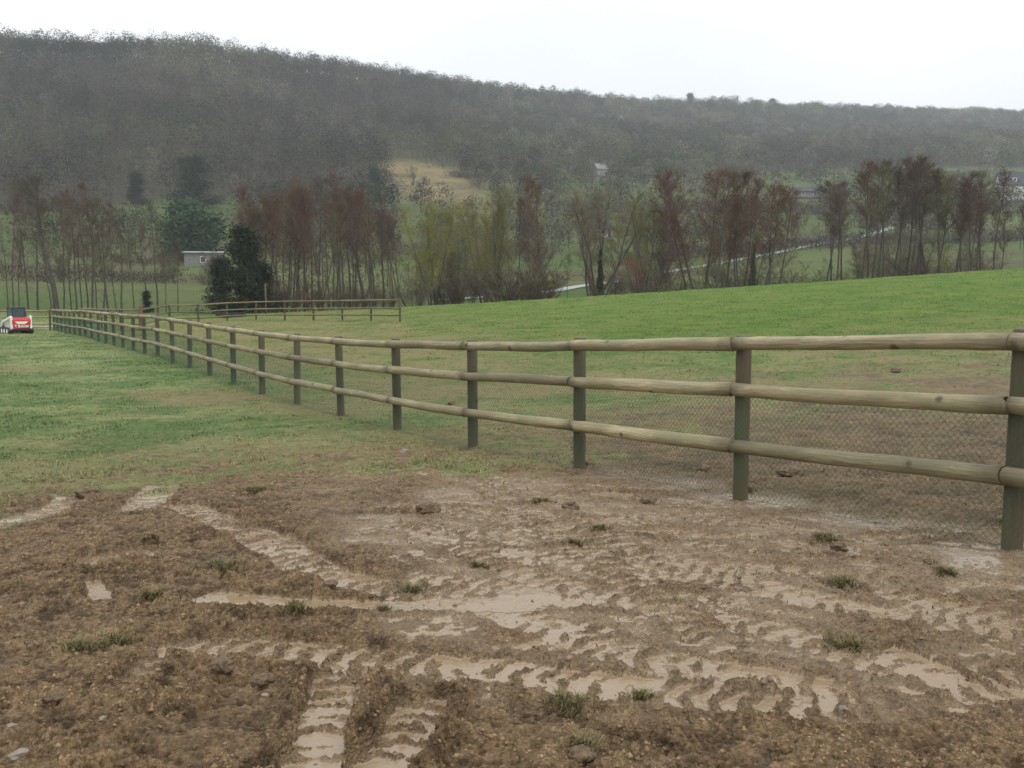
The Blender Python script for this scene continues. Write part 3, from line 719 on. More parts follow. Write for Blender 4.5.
# ------------------------------------------------------------------ trees
def rdir(v, ang):
    v = v.normalized(); a = v.orthogonal().normalized(); a = Matrix.Rotation(rnd.uniform(0, 6.283), 3, v) @ a
    return (v * math.cos(ang) + a * math.sin(ang)).normalized()
def limb(mb, p, d, L, r0, r1, seg, wob, up, n=5):
    pts = [p.copy()]; rad = [r0]; d = d.normalized()
    for k in range(seg):
        d = (d + Vector((rnd.gauss(0, wob), rnd.gauss(0, wob), rnd.gauss(0, wob * .5) + up))).normalized()
        p = p + d * (L / seg); pts.append(p.copy()); rad.append(r0 + (r1 - r0) * (k + 1) / seg)
    mb.tube(pts, rad, n, False); return pts, rad
def twigs(cr, p, d, L, n, tw, w, spread, sub=5):
    """one side branch as a thin ribbon with n shoots, each carrying a few twigs"""
    pts = [p.copy()]; q = p.copy(); dd = d.normalized()
    for k in range(4):
        dd = (dd + Vector((rnd.gauss(0, .12), rnd.gauss(0, .12), rnd.gauss(.05, .1)))).normalized(); q2 = q + dd * L / 4; cr.ribbon(q, q2, w * 2.2 * (1 - k * .2), w * 2.2 * (.8 - k * .2)); q = q2; pts.append(q.copy())
    for k in range(n):
        t_ = rnd.uniform(.15, 1) * 4; i = min(3, int(t_)); b_ = pts[i].lerp(pts[i + 1], t_ - i)
        e = rdir(dd, rnd.uniform(.3, spread)); e.z += .25; l = tw * rnd.uniform(.6, 1.3); tip = b_ + e.normalized() * l
        cr.ribbon(b_, tip, w * 1.2, w * .7)
        for _ in range(sub):
            b2 = b_.lerp(tip, rnd.uniform(.2, 1)); e2 = rdir(e, rnd.uniform(.3, 1.0)); cr.ribbon(b2, b2 + e2 * l * rnd.uniform(.35, .7), w, w * .6)
def make_alder(H=12., base=.42, lean=.02, dens=1.0, thick=.13, spreadr=2.0):
    tb, cr = MB(), MB(); pts, rad = limb(tb, Vector((0, 0, -.3)), Vector((lean, rnd.uniform(-.03, .03), 1)), H, thick, .025, 12, .035, .03, 7)
    nb = int(46 * dens)
    for k in range(nb):
        t_ = base + (1 - base) * ((k + rnd.random()) / nb) ** .9; i = min(11, int(t_ * 12)); p = pts[i].lerp(pts[i + 1], t_ * 12 - i)
        prof = math.sin(math.pi * min(1, (t_ - base) / (1 - base) * .85 + .16)) ** .7
        d = rdir(Vector((0, 0, 1)), rnd.uniform(.5, 1.0)); L = spreadr * prof * rnd.uniform(.6, 1.15) + .3
        twigs(cr, p, d, L, 13, .55, .0125, .95, 6)
    for k in range(5):                                             # a few bare low side shoots
        t_ = rnd.uniform(.1, base); i = min(11, int(t_ * 12)); twigs(cr, pts[i], rdir(Vector((0, 0, 1)), 1.0), rnd.uniform(.6, 1.4), 4, .4, .014, .8, 2)
    return tb.mesh('trunk', M_bark, True), cr.mesh('crown', M_twig)
def make_spreading(H=11., n=5, spreadr=3.4, mb_mat=None, dens=1.0, thick=.16, low=.3):
    tb, cr = MB(), MB(); 
    for s in range(n):
        a = 6.283 * s / n + rnd.uniform(-.5, .5); le = rnd.uniform(.1, .42)
        pts, rad = limb(tb, Vector((.15 * math.cos(a), .15 * math.sin(a), -.3)), Vector((math.cos(a) * le, math.sin(a) * le, 1)), H * rnd.uniform(.8, 1.0), thick * rnd.uniform(.6, 1), .02, 11, .07, .03, 6)
        for k in range(int(22 * dens)):
            t_ = low + (1 - low) * rnd.random() ** .75; i = min(10, int(t_ * 11)); p = pts[i]; d = rdir(Vector((0, 0, 1)), rnd.uniform(.35, 1.15)); L = spreadr * rnd.uniform(.25, .62) * (1.15 - t_ * .6)
            twigs(cr, p, d, L, 13, .6, .0125, .95, 6)
    return tb.mesh('trunk', M_bark if mb_mat is None else mb_mat, True), cr.mesh('crown', M_twig)
def make_shrub(H=3., n=16):
    tb, cr = MB(), MB()
    for s in range(n):
        a = rnd.uniform(0, 6.283); le = rnd.uniform(.1, .9); d = Vector((math.cos(a) * le, math.sin(a) * le, 1)); p = Vector((.35 * math.cos(a), .35 * math.sin(a), -.1))
        if s < 5: limb(tb, p, d, H * .8, .04, .01, 5, .08, .02, 4)
        L = H * rnd.uniform(.6, 1)
        twigs(cr, p, d, L, 22, .5, .014, .8, 4)
    return tb.mesh('trunk', M_bark, True), cr.mesh('crown', M_twig)
def make_ever(H=6., W=2.6, conical=.8, n=3800, leaf=.2, ragged=False):
    tb = MB(); limb(tb, Vector((0, 0, -.2)), Vector((0, 0, 1)), H * .92, .16, .03, 8, .02, 0, 6)
    for k in range(14):
        t_ = rnd.uniform(.08, .8); d = rdir(Vector((0, 0, 1)), rnd.uniform(1., 1.5)); limb(tb, Vector((0, 0, H * t_)), d, W * (1 - t_ * conical) * .85, .05, .015, 4, .06, .03, 4)
    cl = [(rnd.random(), rnd.uniform(0, 6.283), rnd.uniform(.35, 1.0)) for _ in range(60)]
    V = []; Fa = []
    for k in range(n):
        t_, a, rr = cl[k % 60]
        if ragged: rr = rr * (.55 + .75 * ((k % 60) * .37 % 1)); t_ = max(0, t_ - .10 * rr * rnd.random())
        w = W * (1 - t_ * conical) if conical > .5 else W * math.sqrt(max(.05, 1 - (2 * t_ - .95) ** 2))
        c_ = Vector((math.cos(a) * w * rr, math.sin(a) * w * rr, .3 + t_ * (H - .5))) + Vector((rnd.gauss(0, .38) * (1 + (k % 7 == 0)), rnd.gauss(0, .38) * (1 + (k % 7 == 0)), rnd.gauss(0, .25))) * (W / 2.4)
        c_.z = max(c_.z, .1)
        e = Vector((rnd.gauss(0, 1), rnd.gauss(0, 1), rnd.gauss(0, .6))).normalized() * leaf * rnd.uniform(.6, 1.3); f_ = e.cross(Vector((rnd.gauss(0, 1), rnd.gauss(0, 1), rnd.gauss(0, 1)))).normalized() * leaf * .5
        i = len(V); V += [c_ - e, c_ + f_, c_ + e, c_ - f_]; Fa.append((i, i + 1, i + 2, i + 3))
    return tb.mesh('trunk', M_bark, True), mesh_np('crown', [tuple(v) for v in V], Fa, M_ever)
def make_ivy(H, r):
    V = []; Fa = []
    for k in range(1600):
        z_ = rnd.random() ** .8 * H; a = rnd.uniform(0, 6.283); q = r * (1.15 - .95 * z_ / H) * rnd.uniform(.4, 1.8) * (1 + .35 * math.sin(z_ * 2.3 + a)); c_ = Vector((math.cos(a) * q, math.sin(a) * q, z_))
        e = Vector((rnd.gauss(0, 1), rnd.gauss(0, 1), rnd.gauss(0, 1))).normalized() * .09; f_ = e.cross(Vector((rnd.gauss(0, 1), rnd.gauss(0, 1), 0.1))).normalized() * .07
        i = len(V); V += [c_ - e, c_ + f_, c_ + e, c_ - f_]; Fa.append((i, i + 1, i + 2, i + 3))
    return mesh_np('ivy', [tuple(v) for v in V], Fa, M_ever)
rnd.seed(5)
ALD = [make_alder(12, .45, .02), make_alder(12, .5, -.05, .9, .11), make_alder(12, .38, .06, 1.1, .12, 2.3), make_alder(12, .48, .0, .8, .15, 1.8)]
ALDS = [make_alder(12, .58, .02, .62, .10, 1.2), make_alder(12, .55, -.03, .6, .09, 1.1), make_alder(12, .6, .05, .55, .11, 1.3)]
ALDL = [make_alder(12, .42, .02, .62, .12, 1.9), make_alder(12, .36, -.04, .55, .10, 2.1), make_alder(12, .5, .05, .6, .12, 1.7), make_alder(12, .4, .0, .5, .11, 2.2)]
ALDF = [make_alder(12, .26, .0, 1.45, .13, 3.0), make_alder(12, .3, .03, 1.35, .12, 2.7)]
SPR = [make_spreading(11, 5, 3.4), make_spreading(11, 4, 3.8, None, 1.1), make_spreading(10, 6, 3.6, None, 1.0, .1, .2)]
SHR = [make_shrub(3), make_shrub(3, 20)]
CON = [make_ever(7.5, 2.3, .82, 8500, .12, True)]; CON2 = [make_ever(7.5, 2.4, .97, 3000, .25)]; RND = [make_ever(6, 3.0, .2, 4200, .22)]
IVY = make_ivy(5.2, .24)
RED = (.108, .060, .044, 1); BRN = (.085, .062, .042, 1); OLI = (.145, .138, .055, 1); GRY = (.125, .112, .075, 1); ORG = (.20, .085, .045, 1); DKG = (.020, .030, .017, 1); BLG = (.036, .064, .032, 1); PUR = (.095, .056, .044, 1); YEL = (.175, .17, .055, 1)
def tree(name, proto, px_, Y_, H_px=None, H=None, color=RED, label='', group=None, w=1.0, cat='tree', lean=(0, 0), base_h=12., barkcol=None):
    p = on(px_, Y_); s = (H_px * Y_ / F if H_px else H) / base_h
    root = empty(name, (p.x, p.y, p.z), rnd.uniform(0, 6.283)); root.scale = (s * w, s * w, s)
    root.rotation_euler = (lean[0], lean[1], rnd.uniform(0, 6.28)) if lean != (0, 0) else root.rotation_euler
    if lean != (0, 0):
        root.rotation_mode = 'XYZ'; root.rotation_euler = (Matrix.Rotation(lean[0], 3, 'Y') @ Matrix.Rotation(rnd.uniform(0, 6.28), 3, 'Z')).to_euler()
    tag(root, label, cat, group)
    for nm, me_ in zip(('trunk', 'crown'), proto):
        o = bpy.data.objects.new(nm, me_); link(o, root)
        cj = [c_ * rnd.uniform(.88, 1.12) for c_ in color[:3]]; o.color = (*cj, 1) if nm == 'crown' else (1, 1, 1, 1)
    return root
def top(px_, Y_, ytop):     # height in metres so that the crown reaches a photo row
    p = on(px_, Y_); return CZ + tanel(ytop) * Y_ - p.z
# left row beyond the fence corner
L1 = [(-22, 92, 180, 0), (-6, 95, 178, 1), (9, 93, 185, 3), (14, 97, 180, 1), (19, 94, 190, 1), (57, 90, 178, 'big'), (38, 99, 185, 2), (52, 100, 190, 0), (72, 96, 175, 1), (77, 92, 178, 0), (82, 95, 172, 1),
      (88, 99, 182, 2), (93, 91, 172, 3), (97, 94, 176, 0), (103, 97, 180, 1), (109, 92, 185, 0), (117, 99, 178, 1), (122, 90, 176, 3), (158, 93, 190, 2), (166, 96, 200, 1), (178, 97, 215, 2), (64, 104, 182, 2), (134, 104, 186, 2), (147, 103, 192, 0), (28, 104, 186, 0)]
for k, (x, Y_, yt, v) in enumerate(L1):
    if v == 'big':
        r_ = tree('bare_alder', ALD[3], x, Y_, H=top(x, Y_, yt), color=BRN, label='thickest trunk of the left row, leaning slightly left just right of the loader', w=1.9, lean=(-.07, 0), cat='tree', group='bare alders of the left row')
    else:
        lab = {9: 'bare alder rising right behind the loader cab', 122: 'straight dark-stemmed alder standing alone at the right end of the left row', 158: 'bare tree with low spreading branches left of the dark conifer', 178: 'low leaning bare tree touching the dark conifer on its left'}.get(x, 'slim bare alder in the loose row behind the loader and fence corner')
        tree('bare_alder', ALDL[v], x, Y_, H=top(x, Y_, yt + 14 + 14 * ((k * 5) % 3)), color=(PUR, BRN, GRY, BRN)[k % 4], label=lab, group='bare alders of the left row', w=rnd.uniform(.8, 1.1), lean=(rnd.uniform(-.07, .07), 0))
tree('dark_conifer', CON[0], 245, 88, H=top(245, 88, 226), color=DKG, label='dark green conifer at the left end of the brown thicket', w=1.15, base_h=7.5)
tree('dark_conifer', CON[0], 222, 90, H=top(222, 90, 258), color=DKG, label='lower dark conifer spreading left of the taller one', w=1.3, base_h=7.5)
tree('dark_conifer', CON[0], 262, 91, H=top(262, 91, 262), color=DKG, label='small dark evergreen at the foot of the brown thicket right of the conifer', w=1.4, base_h=7.5)
# dense thicket
for k in range(42):
    x = 236 + k * 4.05 + rnd.uniform(-2.5, 2.5); Y_ = rnd.uniform(88, 112); yt = np.interp(x, [230, 250, 280, 320, 350, 385, 405], [212, 190, 184, 176, 178, 192, 212]) + rnd.uniform(-3, 26)
    tree('bare_alder', (ALDL + ALDF + ALD)[(k * 7) % 10], x, Y_, H=top(x, Y_, yt), color=(RED, BRN, PUR, GRY, RED, BRN)[k % 6], label='slender bare alder with reddish twigs packed in the dense brown thicket', group='alders of the dense thicket', w=rnd.uniform(.8, 1.1), lean=(rnd.uniform(-.05, .05), 0))
for k in range(9):
    x = 250 + 17 * k + rnd.uniform(-6, 6); tree('bare_shrub', SHR[k % 2], x, rnd.uniform(88, 94), H=rnd.uniform(2.2, 4), color=BRN, label='low twiggy shrub at the foot of the dense brown thicket', group='shrubs under the thicket', cat='shrub', base_h=3)
# centre
T = [('willow', SPR[2], 433, 92, 190, YEL, 'yellow-green willow right of the dense thicket', .95, 10), ('willow', SPR[0], 455, 108, 205, OLI, 'smaller olive willow behind the yellow-green one', .9, 11), ('bare_shrub', SHR[0], 413, 88, 262, GRY, 'round grey shrub at the left foot of the yellow-green willow', 1.1, 3),
     ('bare_shrub', SHR[1], 464, 90, 262, BRN, 'dark shrub standing in the green meadow gap', 1.0, 3), ('bare_shrub', SHR[1], 449, 92, 270, BRN, 'low brown shrub between the willow and the meadow gap', 1.0, 3), ('willow', SPR[2], 496, 90, 178, OLI, 'olive green willow right of the meadow gap', .85, 10),
     ('willow', SPR[0], 484, 98, 190, YEL, 'pale yellow-green willow just beside the olive one', .8, 11), ('bare_alder', ALDF[0], 530, 92, 176, RED, 'narrow reddish alder in the centre beside the olive willow', .62, 12), ('bare_alder', ALDF[1], 541, 95, 184, RED, 'second narrow reddish alder, slightly behind the tallest reddish one', .6, 12),
     ('bare_alder', ALD[0], 517, 95, 200, BRN, 'thin brown alder squeezed left of the reddish pair', .7, 12), ('bare_shrub', SHR[1], 522, 87, 250, BRN, 'broad brown shrub at the foot of the reddish pair', 1.4, 3), ('bare_shrub', SHR[0], 543, 88, 268, RED, 'low reddish bramble bush right of the reddish pair', 1.3, 3), ('bare_shrub', SHR[0], 506, 87, 262, GRY, 'grey shrub below the olive willow', 1.3, 3),
     ('spreading_tree', SPR[1], 592, 110, 172, GRY, 'large grey-olive spreading tree in the centre behind the ivy tree', 1.1, 11), ('bare_alder', ALDS[0], 567, 96, 255, GRY, 'thin young sapling left of the ivy-clad tree', 1, 12),
     ('spreading_tree', SPR[0], 641, 106, 186, OLI, 'olive bare tree right of the ivy-clad tree', .85, 11), ('spreading_tree', SPR[2], 662, 112, 196, BRN, 'brown bare tree left of the round reddish crown', .8, 10),
     ('bare_alder', ALDS[1], 637, 92, 215, GRY, 'curved thin stem above the lane', .9, 12), ('bare_alder', ALDS[2], 648, 93, 210, BRN, 'straight thin brown stem above the lane', .9, 12)]
for nm, pr, x, Y_, yt, co, lab, w, bh in T:
    tree(nm, pr, x, Y_, H=top(x, Y_, yt), color=co, label=lab, w=w, base_h=bh, cat='shrub' if 'shrub' in nm else 'tree')
iv = tree('ivy_clad_tree', SPR[1], 600, 89, H=top(600, 89, 178), color=GRY, label='large multi-stemmed tree with dark ivy on its trunk and an orange-brown left stem', w=.95, base_h=11)
def add_ivy(root, s=1.0):
    o = bpy.data.objects.new('ivy', IVY); o.color = (.04, .05, .022, 1); o.scale = (s, s, s); link(o, root)
add_ivy(iv, .95)
mb = MB(); limb(mb, Vector((0, 0, -.2)), Vector((-.33, 0, 1)), 6, .16, .06, 9, .03, .03, 6); o = mb.build('stem', M_barkgreen, iv, True); o.rotation_euler = (0, 0, -iv.rotation_euler.z)
# leaning pair
for x, ln_, lab in ((672, -.75, 'fallen-looking stem leaning far left below the round reddish crown'), (661, -.45, 'leaning bare stem left of the far-leaning one')):
    tree('leaning_tree', ALD[1], x, 90, H=5.2, color=ORG if x == 661 else GRY, label=lab, lean=(ln_, 0), w=1.2)
# right reddish trees
Rr = [(697, 90, 170, ALDF[0], RED, 1.15), (704, 93, 172, ALDF[1], RED, 1.15), (714, 88, 168, ALDF[0], RED, 1.1), (724, 91, 174, ALDF[1], PUR, 1.1), (690, 94, 182, ALDF[1], RED, 1.05)]
for k, (x, Y_, yt, pr, co, w) in enumerate(Rr):
    tree('bare_alder', pr, x, Y_, H=top(x, Y_, yt), color=co, label=['left front alder of the round reddish clump', 'middle rear alder of the round reddish clump', 'tallest front alder of the round reddish clump with forked base', 'right alder of the round reddish clump', 'leftmost low alder of the round reddish clump'][k], group='round reddish alder clump', w=w, lean=((-.08, 0), (0, 0), (.03, 0), (.10, 0), (-.16, 0))[k])
for k, (x, Y_, yt, lean_) in enumerate([(733, 92, 205, .09), (738, 90, 196, .12), (742, 94, 200, .06), (764, 89, 186, .10), (768, 92, 184, .13), (777, 90, 190, .05)]):
    tree('bare_alder', (ALD + ALDF)[k % 6], x, Y_, H=top(x, Y_, yt), color=RED, label='slim reddish alder leaning right beside the ivy-covered thick trunk', group='leaning reddish alders', w=1.05, lean=(lean_, 0))
iv2 = tree('ivy_clad_alder', ALDF[1], 750, 88, H=top(750, 88, 182), color=RED, label='alder with thick dark ivy-covered trunk in the middle of the reddish group', w=.9, lean=(.05, 0)); add_ivy(iv2, 1.15)
groups = [('four close slim stems just right of the reddish group', [824, 830, 835, 841], 180, 279), ('five tall slim stems in the clump right of the four close ones', [861, 866, 871, 876, 882], 164, 277),
          ('tall slim stems in the widest clump at right', [889, 896, 903, 909, 914, 920, 926], 160, 275), ('slim stems by the dark bush at right', [932, 936, 941], 170, 275), ('close dark stems left of the right-hand thick trunk', [951, 956, 961, 965], 185, 273),
          ('dark crowned stems below the white house', [971, 977, 983], 176, 272), ('dark stems at the right edge under the house', [997, 1021], 208, 270)]
for lab, xs, yt, yb in groups:
    for k, x in enumerate(xs):
        yq = yt + rnd.uniform(-2, 12); Y_ = rnd.uniform(86, 95)
        tree('bare_alder', ALDS[k % 3], x, Y_, H=top(x, Y_, yq), color=(PUR, BRN, GRY)[k % 3], label='one of the ' + lab, group=lab, w=rnd.uniform(1.0, 1.3), lean=(rnd.uniform(-.06, .06), 0))
tree('bare_shrub', SHR[1], 921, 86, H=3.6, color=(.06, .045, .035, 1), label='dark dense bush at the foot of the tall slim stems at right', cat='shrub', w=1.5, base_h=3)
tree('bare_shrub', SHR[0], 800, 88, H=2.2, color=OLI, label='low olive bush between the reddish group and the four close stems', cat='shrub', w=1.6, base_h=3)
tree('bare_alder', ALDS[1], 993, 88, H=top(993, 88, 172), color=PUR, label='thicker dark alder trunk just left of the white house', w=1.1)
# second line and scattered trees of the valley side
tree('round_evergreen', RND[0], 186, 215, H=top(186, 215, 203), color=BLG, label='rounded green tree, left and taller of the pair above the grey shed', base_h=6, w=1.15)
tree('round_evergreen', RND[0], 200, 208, H=top(200, 208, 211), color=BLG, label='rounded green tree, right and lower of the pair above the grey shed', base_h=6, w=1.2)
tree('dark_conifer', CON[0], 195, 300, H=top(195, 300, 156), color=DKG, label='large dark conifer at the foot of the wood above the round green pair', base_h=7.5, w=1.9)
tree('dark_conifer', CON[0], 137, 305, H=top(137, 305, 172), color=DKG, label='dark narrow conifer at the edge of the wood left of the large one', base_h=7.5, w=1.3)
tree('dark_conifer', CON[0], 375, 330, H=top(375, 330, 168), color=DKG, label='dark evergreen at the left end of the straw-coloured slope', base_h=7.5, w=1.1)
tree('dark_conifer', CON[0], 147, 96, H=2.1, color=DKG, label='little dark evergreen bush by the rusty corner post', base_h=7.5, w=1.2, cat='bush')
mid = []
for k in range(90):
    x = rnd.uniform(400, 1040); Y_ = rnd.uniform(135, 400)
    if 738 < x < 860 and Y_ < 250 and rnd.random() < .7: continue
    if 985 < x: continue
    mid.append((x, Y_))
for k in range(62):
    x = rnd.uniform(402, 975)
    if 540 < x < 735 and k % 3: continue
    mid.append((x, rnd.uniform(98, 150) if not 735 < x < 860 else rnd.uniform(92, 110)))
for k in range(26): mid.append((rnd.uniform(-20, 230), rnd.choice((rnd.uniform(150, 185), rnd.uniform(235, 300)))))
for k, (x, Y_) in enumerate(mid):
    rd = hit(x, 0) if False else None
    q = k % 7 if not 86 < k < 150 else (3, 4, 5, 6, 2, 6)[k % 6]; proto = (SPR + ALDF + SHR)[q]; bh = (11, 11, 10, 12, 12, 3, 3)[q]; Hh = rnd.uniform(6, 10) if bh > 3 else rnd.uniform(2.5, 5)
    if x < 240: Hh *= .62
    if 470 < x < 760 and Y_ > 200: Hh *= 1.15
    if Y_ < 160 and bh > 3 and x > 400: Hh *= .85
    tree('valley_tree' if bh > 3 else 'valley_shrub', proto, x, Y_, H=Hh, color=(GRY, OLI, GRY, BRN, GRY, BRN, OLI)[k % 7], label='bare grey-brown tree scattered over the far valley slope' if bh > 3 else 'rounded bare shrub scattered over the far valley slope', group='valley slope trees' if bh > 3 else 'valley slope shrubs', w=1.1 if bh > 3 else 1.7, base_h=bh, cat='tree' if bh > 3 else 'shrub')
single_post(391, 86, 3.2, .06, 'thin grey pole with a small cross piece standing before the thicket', M_post, 'pole')
# hedges
def hedge(pts, H, W, label, colr, dens=26, bl=.9):
    P = np.array([[p[0], p[1]] for p in pts]); s = np.concatenate([[0], np.cumsum(np.hypot(*np.diff(P, axis=0).T))]); n = int(s[-1] * dens)
    ss = rng.uniform(0, s[-1], n); x = np.interp(ss, s, P[:, 0]) + rng.normal(0, W / 2, n); y = np.interp(ss, s, P[:, 1]) + rng.normal(0, W / 2, n)
    hh_ = H * (.75 + .35 * fbm(ss / 4, ss * 0, 3, 8)); b0 = np.stack([x, y, terrain(x, y) + rng.uniform(0, .75, n) * hh_], 1)
    d = np.stack([rng.normal(0, .6, n), rng.normal(0, .6, n), rng.uniform(.2, 1.2, n)], 1); d /= np.linalg.norm(d, axis=1)[:, None]; tip = b0 + d * (bl * rng.uniform(.5, 1.2, n))[:, None]
    side = np.cross(d, rng.normal(0, 1, (n, 3))); side /= np.linalg.norm(side, axis=1)[:, None]; w_ = (.07 * bl)
    V = np.stack([b0 - side * w_, b0 + side * w_, tip], 1).reshape(-1, 3); Fa = np.arange(3 * n).reshape(-1, 3)
    me_ = mesh_np('hedge', V, Fa, M_wood); cj = np.array(colr)[None, :3] * rng.uniform(.7, 1.3, (n, 1)); col_attr(me_, np.repeat(cj, 3, 0))
    o = link(bpy.data.objects.new('hedge', me_)); tag(o, label, 'hedge'); return o
hedge([on(x, 158) for x in range(-80, 200, 20)], 3.2, 3, 'dark brown hedge bank crossing behind the left row of alders', (.06, .045, .036), 60)
hedge([on(x, 196) for x in (100, 130, 160, 190, 225)], 3.0, 3, 'dark brown hedge beside the grey shed', (.065, .05, .042), 60)
hedge([on(x, 288) for x in range(-80, 130, 30)], 5, 5, 'brown thicket strip along the foot of the left wood', (.07, .05, .04), 60, 1.6)
hedge([on(x, 200 + (x - 620) * .13) for x in range(630, 1040, 20)], 3.8, 5, 'long brown scrub hedge across the valley right of centre', (.075, .062, .052), 70, 1.2)
hedge([on(x, 330) for x in range(560, 1040, 30)], 6, 6, 'hazy grey hedge higher on the right-hand valley slope', (.085, .075, .06), 60, 1.8)
hedge([on(x, 232) for x in range(400, 560, 20)], 4.5, 5, 'brown scrub hedge at the top of the green meadow gap', (.08, .065, .045), 70, 1.3)
hedge([on(x, 410) for x in (452, 470, 500)], 4, 5, 'dark bramble strip at the right of the straw-coloured slope', (.07, .055, .05), 60, 1.6)

# ------------------------------------------------------------------ woodland on the hill
def woods():
    pts = []
    sz = 7.9
    gx = np.arange(-1000, 1200, sz); gy = np.arange(112, 1420, sz)
    GX, GY = np.meshgrid(gx, gy); x = (GX + rng.uniform(-2.6, 2.6, GX.shape)).ravel(); y = (GY + rng.uniform(-2.6, 2.6, GY.shape)).ravel()
    u_ = x / y; kY_, kZ_ = knots(u_); z_ = terrain(x, y); px_, py_ = project(x, y, z_)
    edge = kY_[:, 3] - 10 - 6 * fbm(x / 35, y / 35, 4, 95)
    copse = (y > 215) & (u_ > -.09) & (fbm(x / 26, y / 40, 3, 121) + .5 * sstep(.22, .02, np.abs(u_ - .06)) * (y > 225) > .10) & ((px_ < 760) | (py_ > 178))
    copse2 = (y > 112) & (px_ > 232) & (px_ < 398) & (rng.random(len(x)) < .75) | (y > 235) & (px_ < 232) & (fbm(x / 22, y / 30, 3, 122) > .15) & ((px_ < 150) | (y > 300)) | (y > 170) & (y < 250) & (px_ < 150) & (fbm(x / 22, y / 30, 3, 123) > .15)
    k = ((y > edge) | copse2 | (copse & (rng.random(len(x)) < .62))) & (y < kY_[:, 5] + 75) & (np.abs(u_) < .78)
    g = np.exp(-(((px_ - 432) / 50) ** 2 + ((py_ - 186 + (px_ - 432) * -.28) / 20) ** 2)); k &= g < .35
    k &= (rng.random(len(x)) < np.clip(560 / y, .5, 1)) & ~((px_ > 589) & (px_ < 611) & (y > 400) & (y < 468))
    return x[k], y[k], z_[k]
wx, wy, wz_ = woods(); N = len(wx)
hue = fbm(wx / 45, wy / 45, 3, 110); hu2 = rng.normal(0, 1, N)
Ht = 9.5 + 7.5 * rng.random(N) ** 1.3 + 2 * fbm(wx / 80, wy / 80, 2, 111); Rt = 3.0 + 3.0 * rng.random(N) ** 1.3 + .0015 * wy
low_ = wy < knots(wx / wy)[0][:, 3] - 12; Ht[low_] *= .62; Rt[low_] *= .75
green = ((rng.random(N) < .045 + .09 * (wx < -60) * (wy < 430)) | ((fbm(wx / 40, wy / 70, 3, 130) > .55) & (rng.random(N) < .35)))
cA = np.array((.062, .054, .042)); cB = np.array((.084, .088, .048)); cGv = np.array((.026, .045, .026)); cP = np.array((.11, .10, .085))
tcol = cA[None] + (cB - cA)[None] * np.clip(.45 + 1.1 * hue + .4 * hu2, 0, 1)[:, None]
tcol = np.where((rng.random(N) < .1)[:, None], cP[None] * 1.05, tcol) * rng.uniform(.45, 1.6, (N, 1)); tcol[green] = cGv * rng.uniform(.8, 1.3, (green.sum(), 1))
tcol *= (1 + .55 * fbm(wx / 55, wy / 60, 3, 171))[:, None]* .90 * np.where(wx < -40, .88, 1.0)[:, None]
K = 215
KK = np.full(N, K)
def blades(K):
    th = rng.uniform(0, 2 * np.pi, (N, K)); ph = np.arccos(rng.uniform(-.6, 1, (N, K)))
    dirs = np.stack([np.sin(ph) * np.cos(th), np.sin(ph) * np.sin(th), np.cos(ph)], -1)
    rr = rng.uniform(.70, 1.0, (N, K)) * (1 + .12 * np.sin(3 * th + hu2[:, None] * 5) * np.sin(ph))
    base = np.stack([wx, wy, wz_ + Ht * .55], -1)[:, None, :] * np.ones((1, K, 1)); rad = np.stack([Rt, Rt, Ht * .44], -1)[:, None, :] * np.ones((1, K, 1))
    base[:, -30:, 2] = (wz_ + Ht * .12)[:, None]; rad[:, -30:, :2] *= 1.1; rad[:, -30:, 2] *= .5
    c0 = base + dirs * rad * rr[..., None]
    nr = dirs + rng.normal(0, .22, (N, K, 3)); e1 = np.cross(nr, rng.normal(0, 1, (N, K, 3))); e1 /= np.linalg.norm(e1, axis=-1)[..., None] + 1e-9; e2 = np.cross(e1, nr); e2 /= np.linalg.norm(e2, axis=-1)[..., None] + 1e-9
    sz_ = (.27 + .00058 * wy)[:, None, None] * rng.uniform(.6, 1.4, (N, K, 1)) * np.where(wy < 230, .55, 1)[:, None, None]
    return c0 - e1 * sz_, c0 + e1 * sz_ * .6 + e2 * sz_ * .38, c0 + e1 * sz_ * .8 - e2 * sz_ * .3
a_, b_, c_ = blades(K); V = np.stack([a_, b_, c_], 2).reshape(-1, 3)
cc_ = np.repeat(tcol, K, 0) * rng.uniform(.82, 1.2, (N * K, 1)); CCv = np.repeat(cc_, 3, 0)
# trunks
tw = (.10 + .0001 * wy)[:, None] * np.array([[1., 0, 0]]); B0 = np.stack([wx, wy, wz_ - .5], 1); T0 = np.stack([wx + rng.normal(0, .5, N), wy, wz_ + Ht * .8], 1)
Vt = np.stack([B0 - tw, B0 + tw, T0], 1).reshape(-1, 3); tc_ = np.where(rng.random((N, 1)) < .03, .15, .05) * np.array([[1, .93, .82]])
V = np.concatenate([V, Vt]); CCv = np.concatenate([CCv, np.repeat(tc_, 3, 0)])
me = mesh_np('woodland', V, np.arange(len(V)).reshape(-1, 3), M_wood); col_attr(me, CCv)
wd = link(bpy.data.objects.new('woodland', me)); tag(wd, 'bare grey-brown winter woodland covering the whole hillside', 'woodland', kind='stuff')
for x, yt, Hh in ((690, 93, 12), (772, 97, 11), (757, 99, 8)):
    k = np.interp(x, [600, 800, 1024], [980, 1150, 1300]); tree('ridge_conifer', CON2[0], x, k, H=Hh + 6, color=(.03, .042, .035, 1), label={690: 'tallest pointed conifer on the skyline right of centre', 772: 'pointed conifer on the skyline, rightmost of the three', 757: 'small pointed conifer on the skyline between the other two'}[x], base_h=7.5, w=1.25)

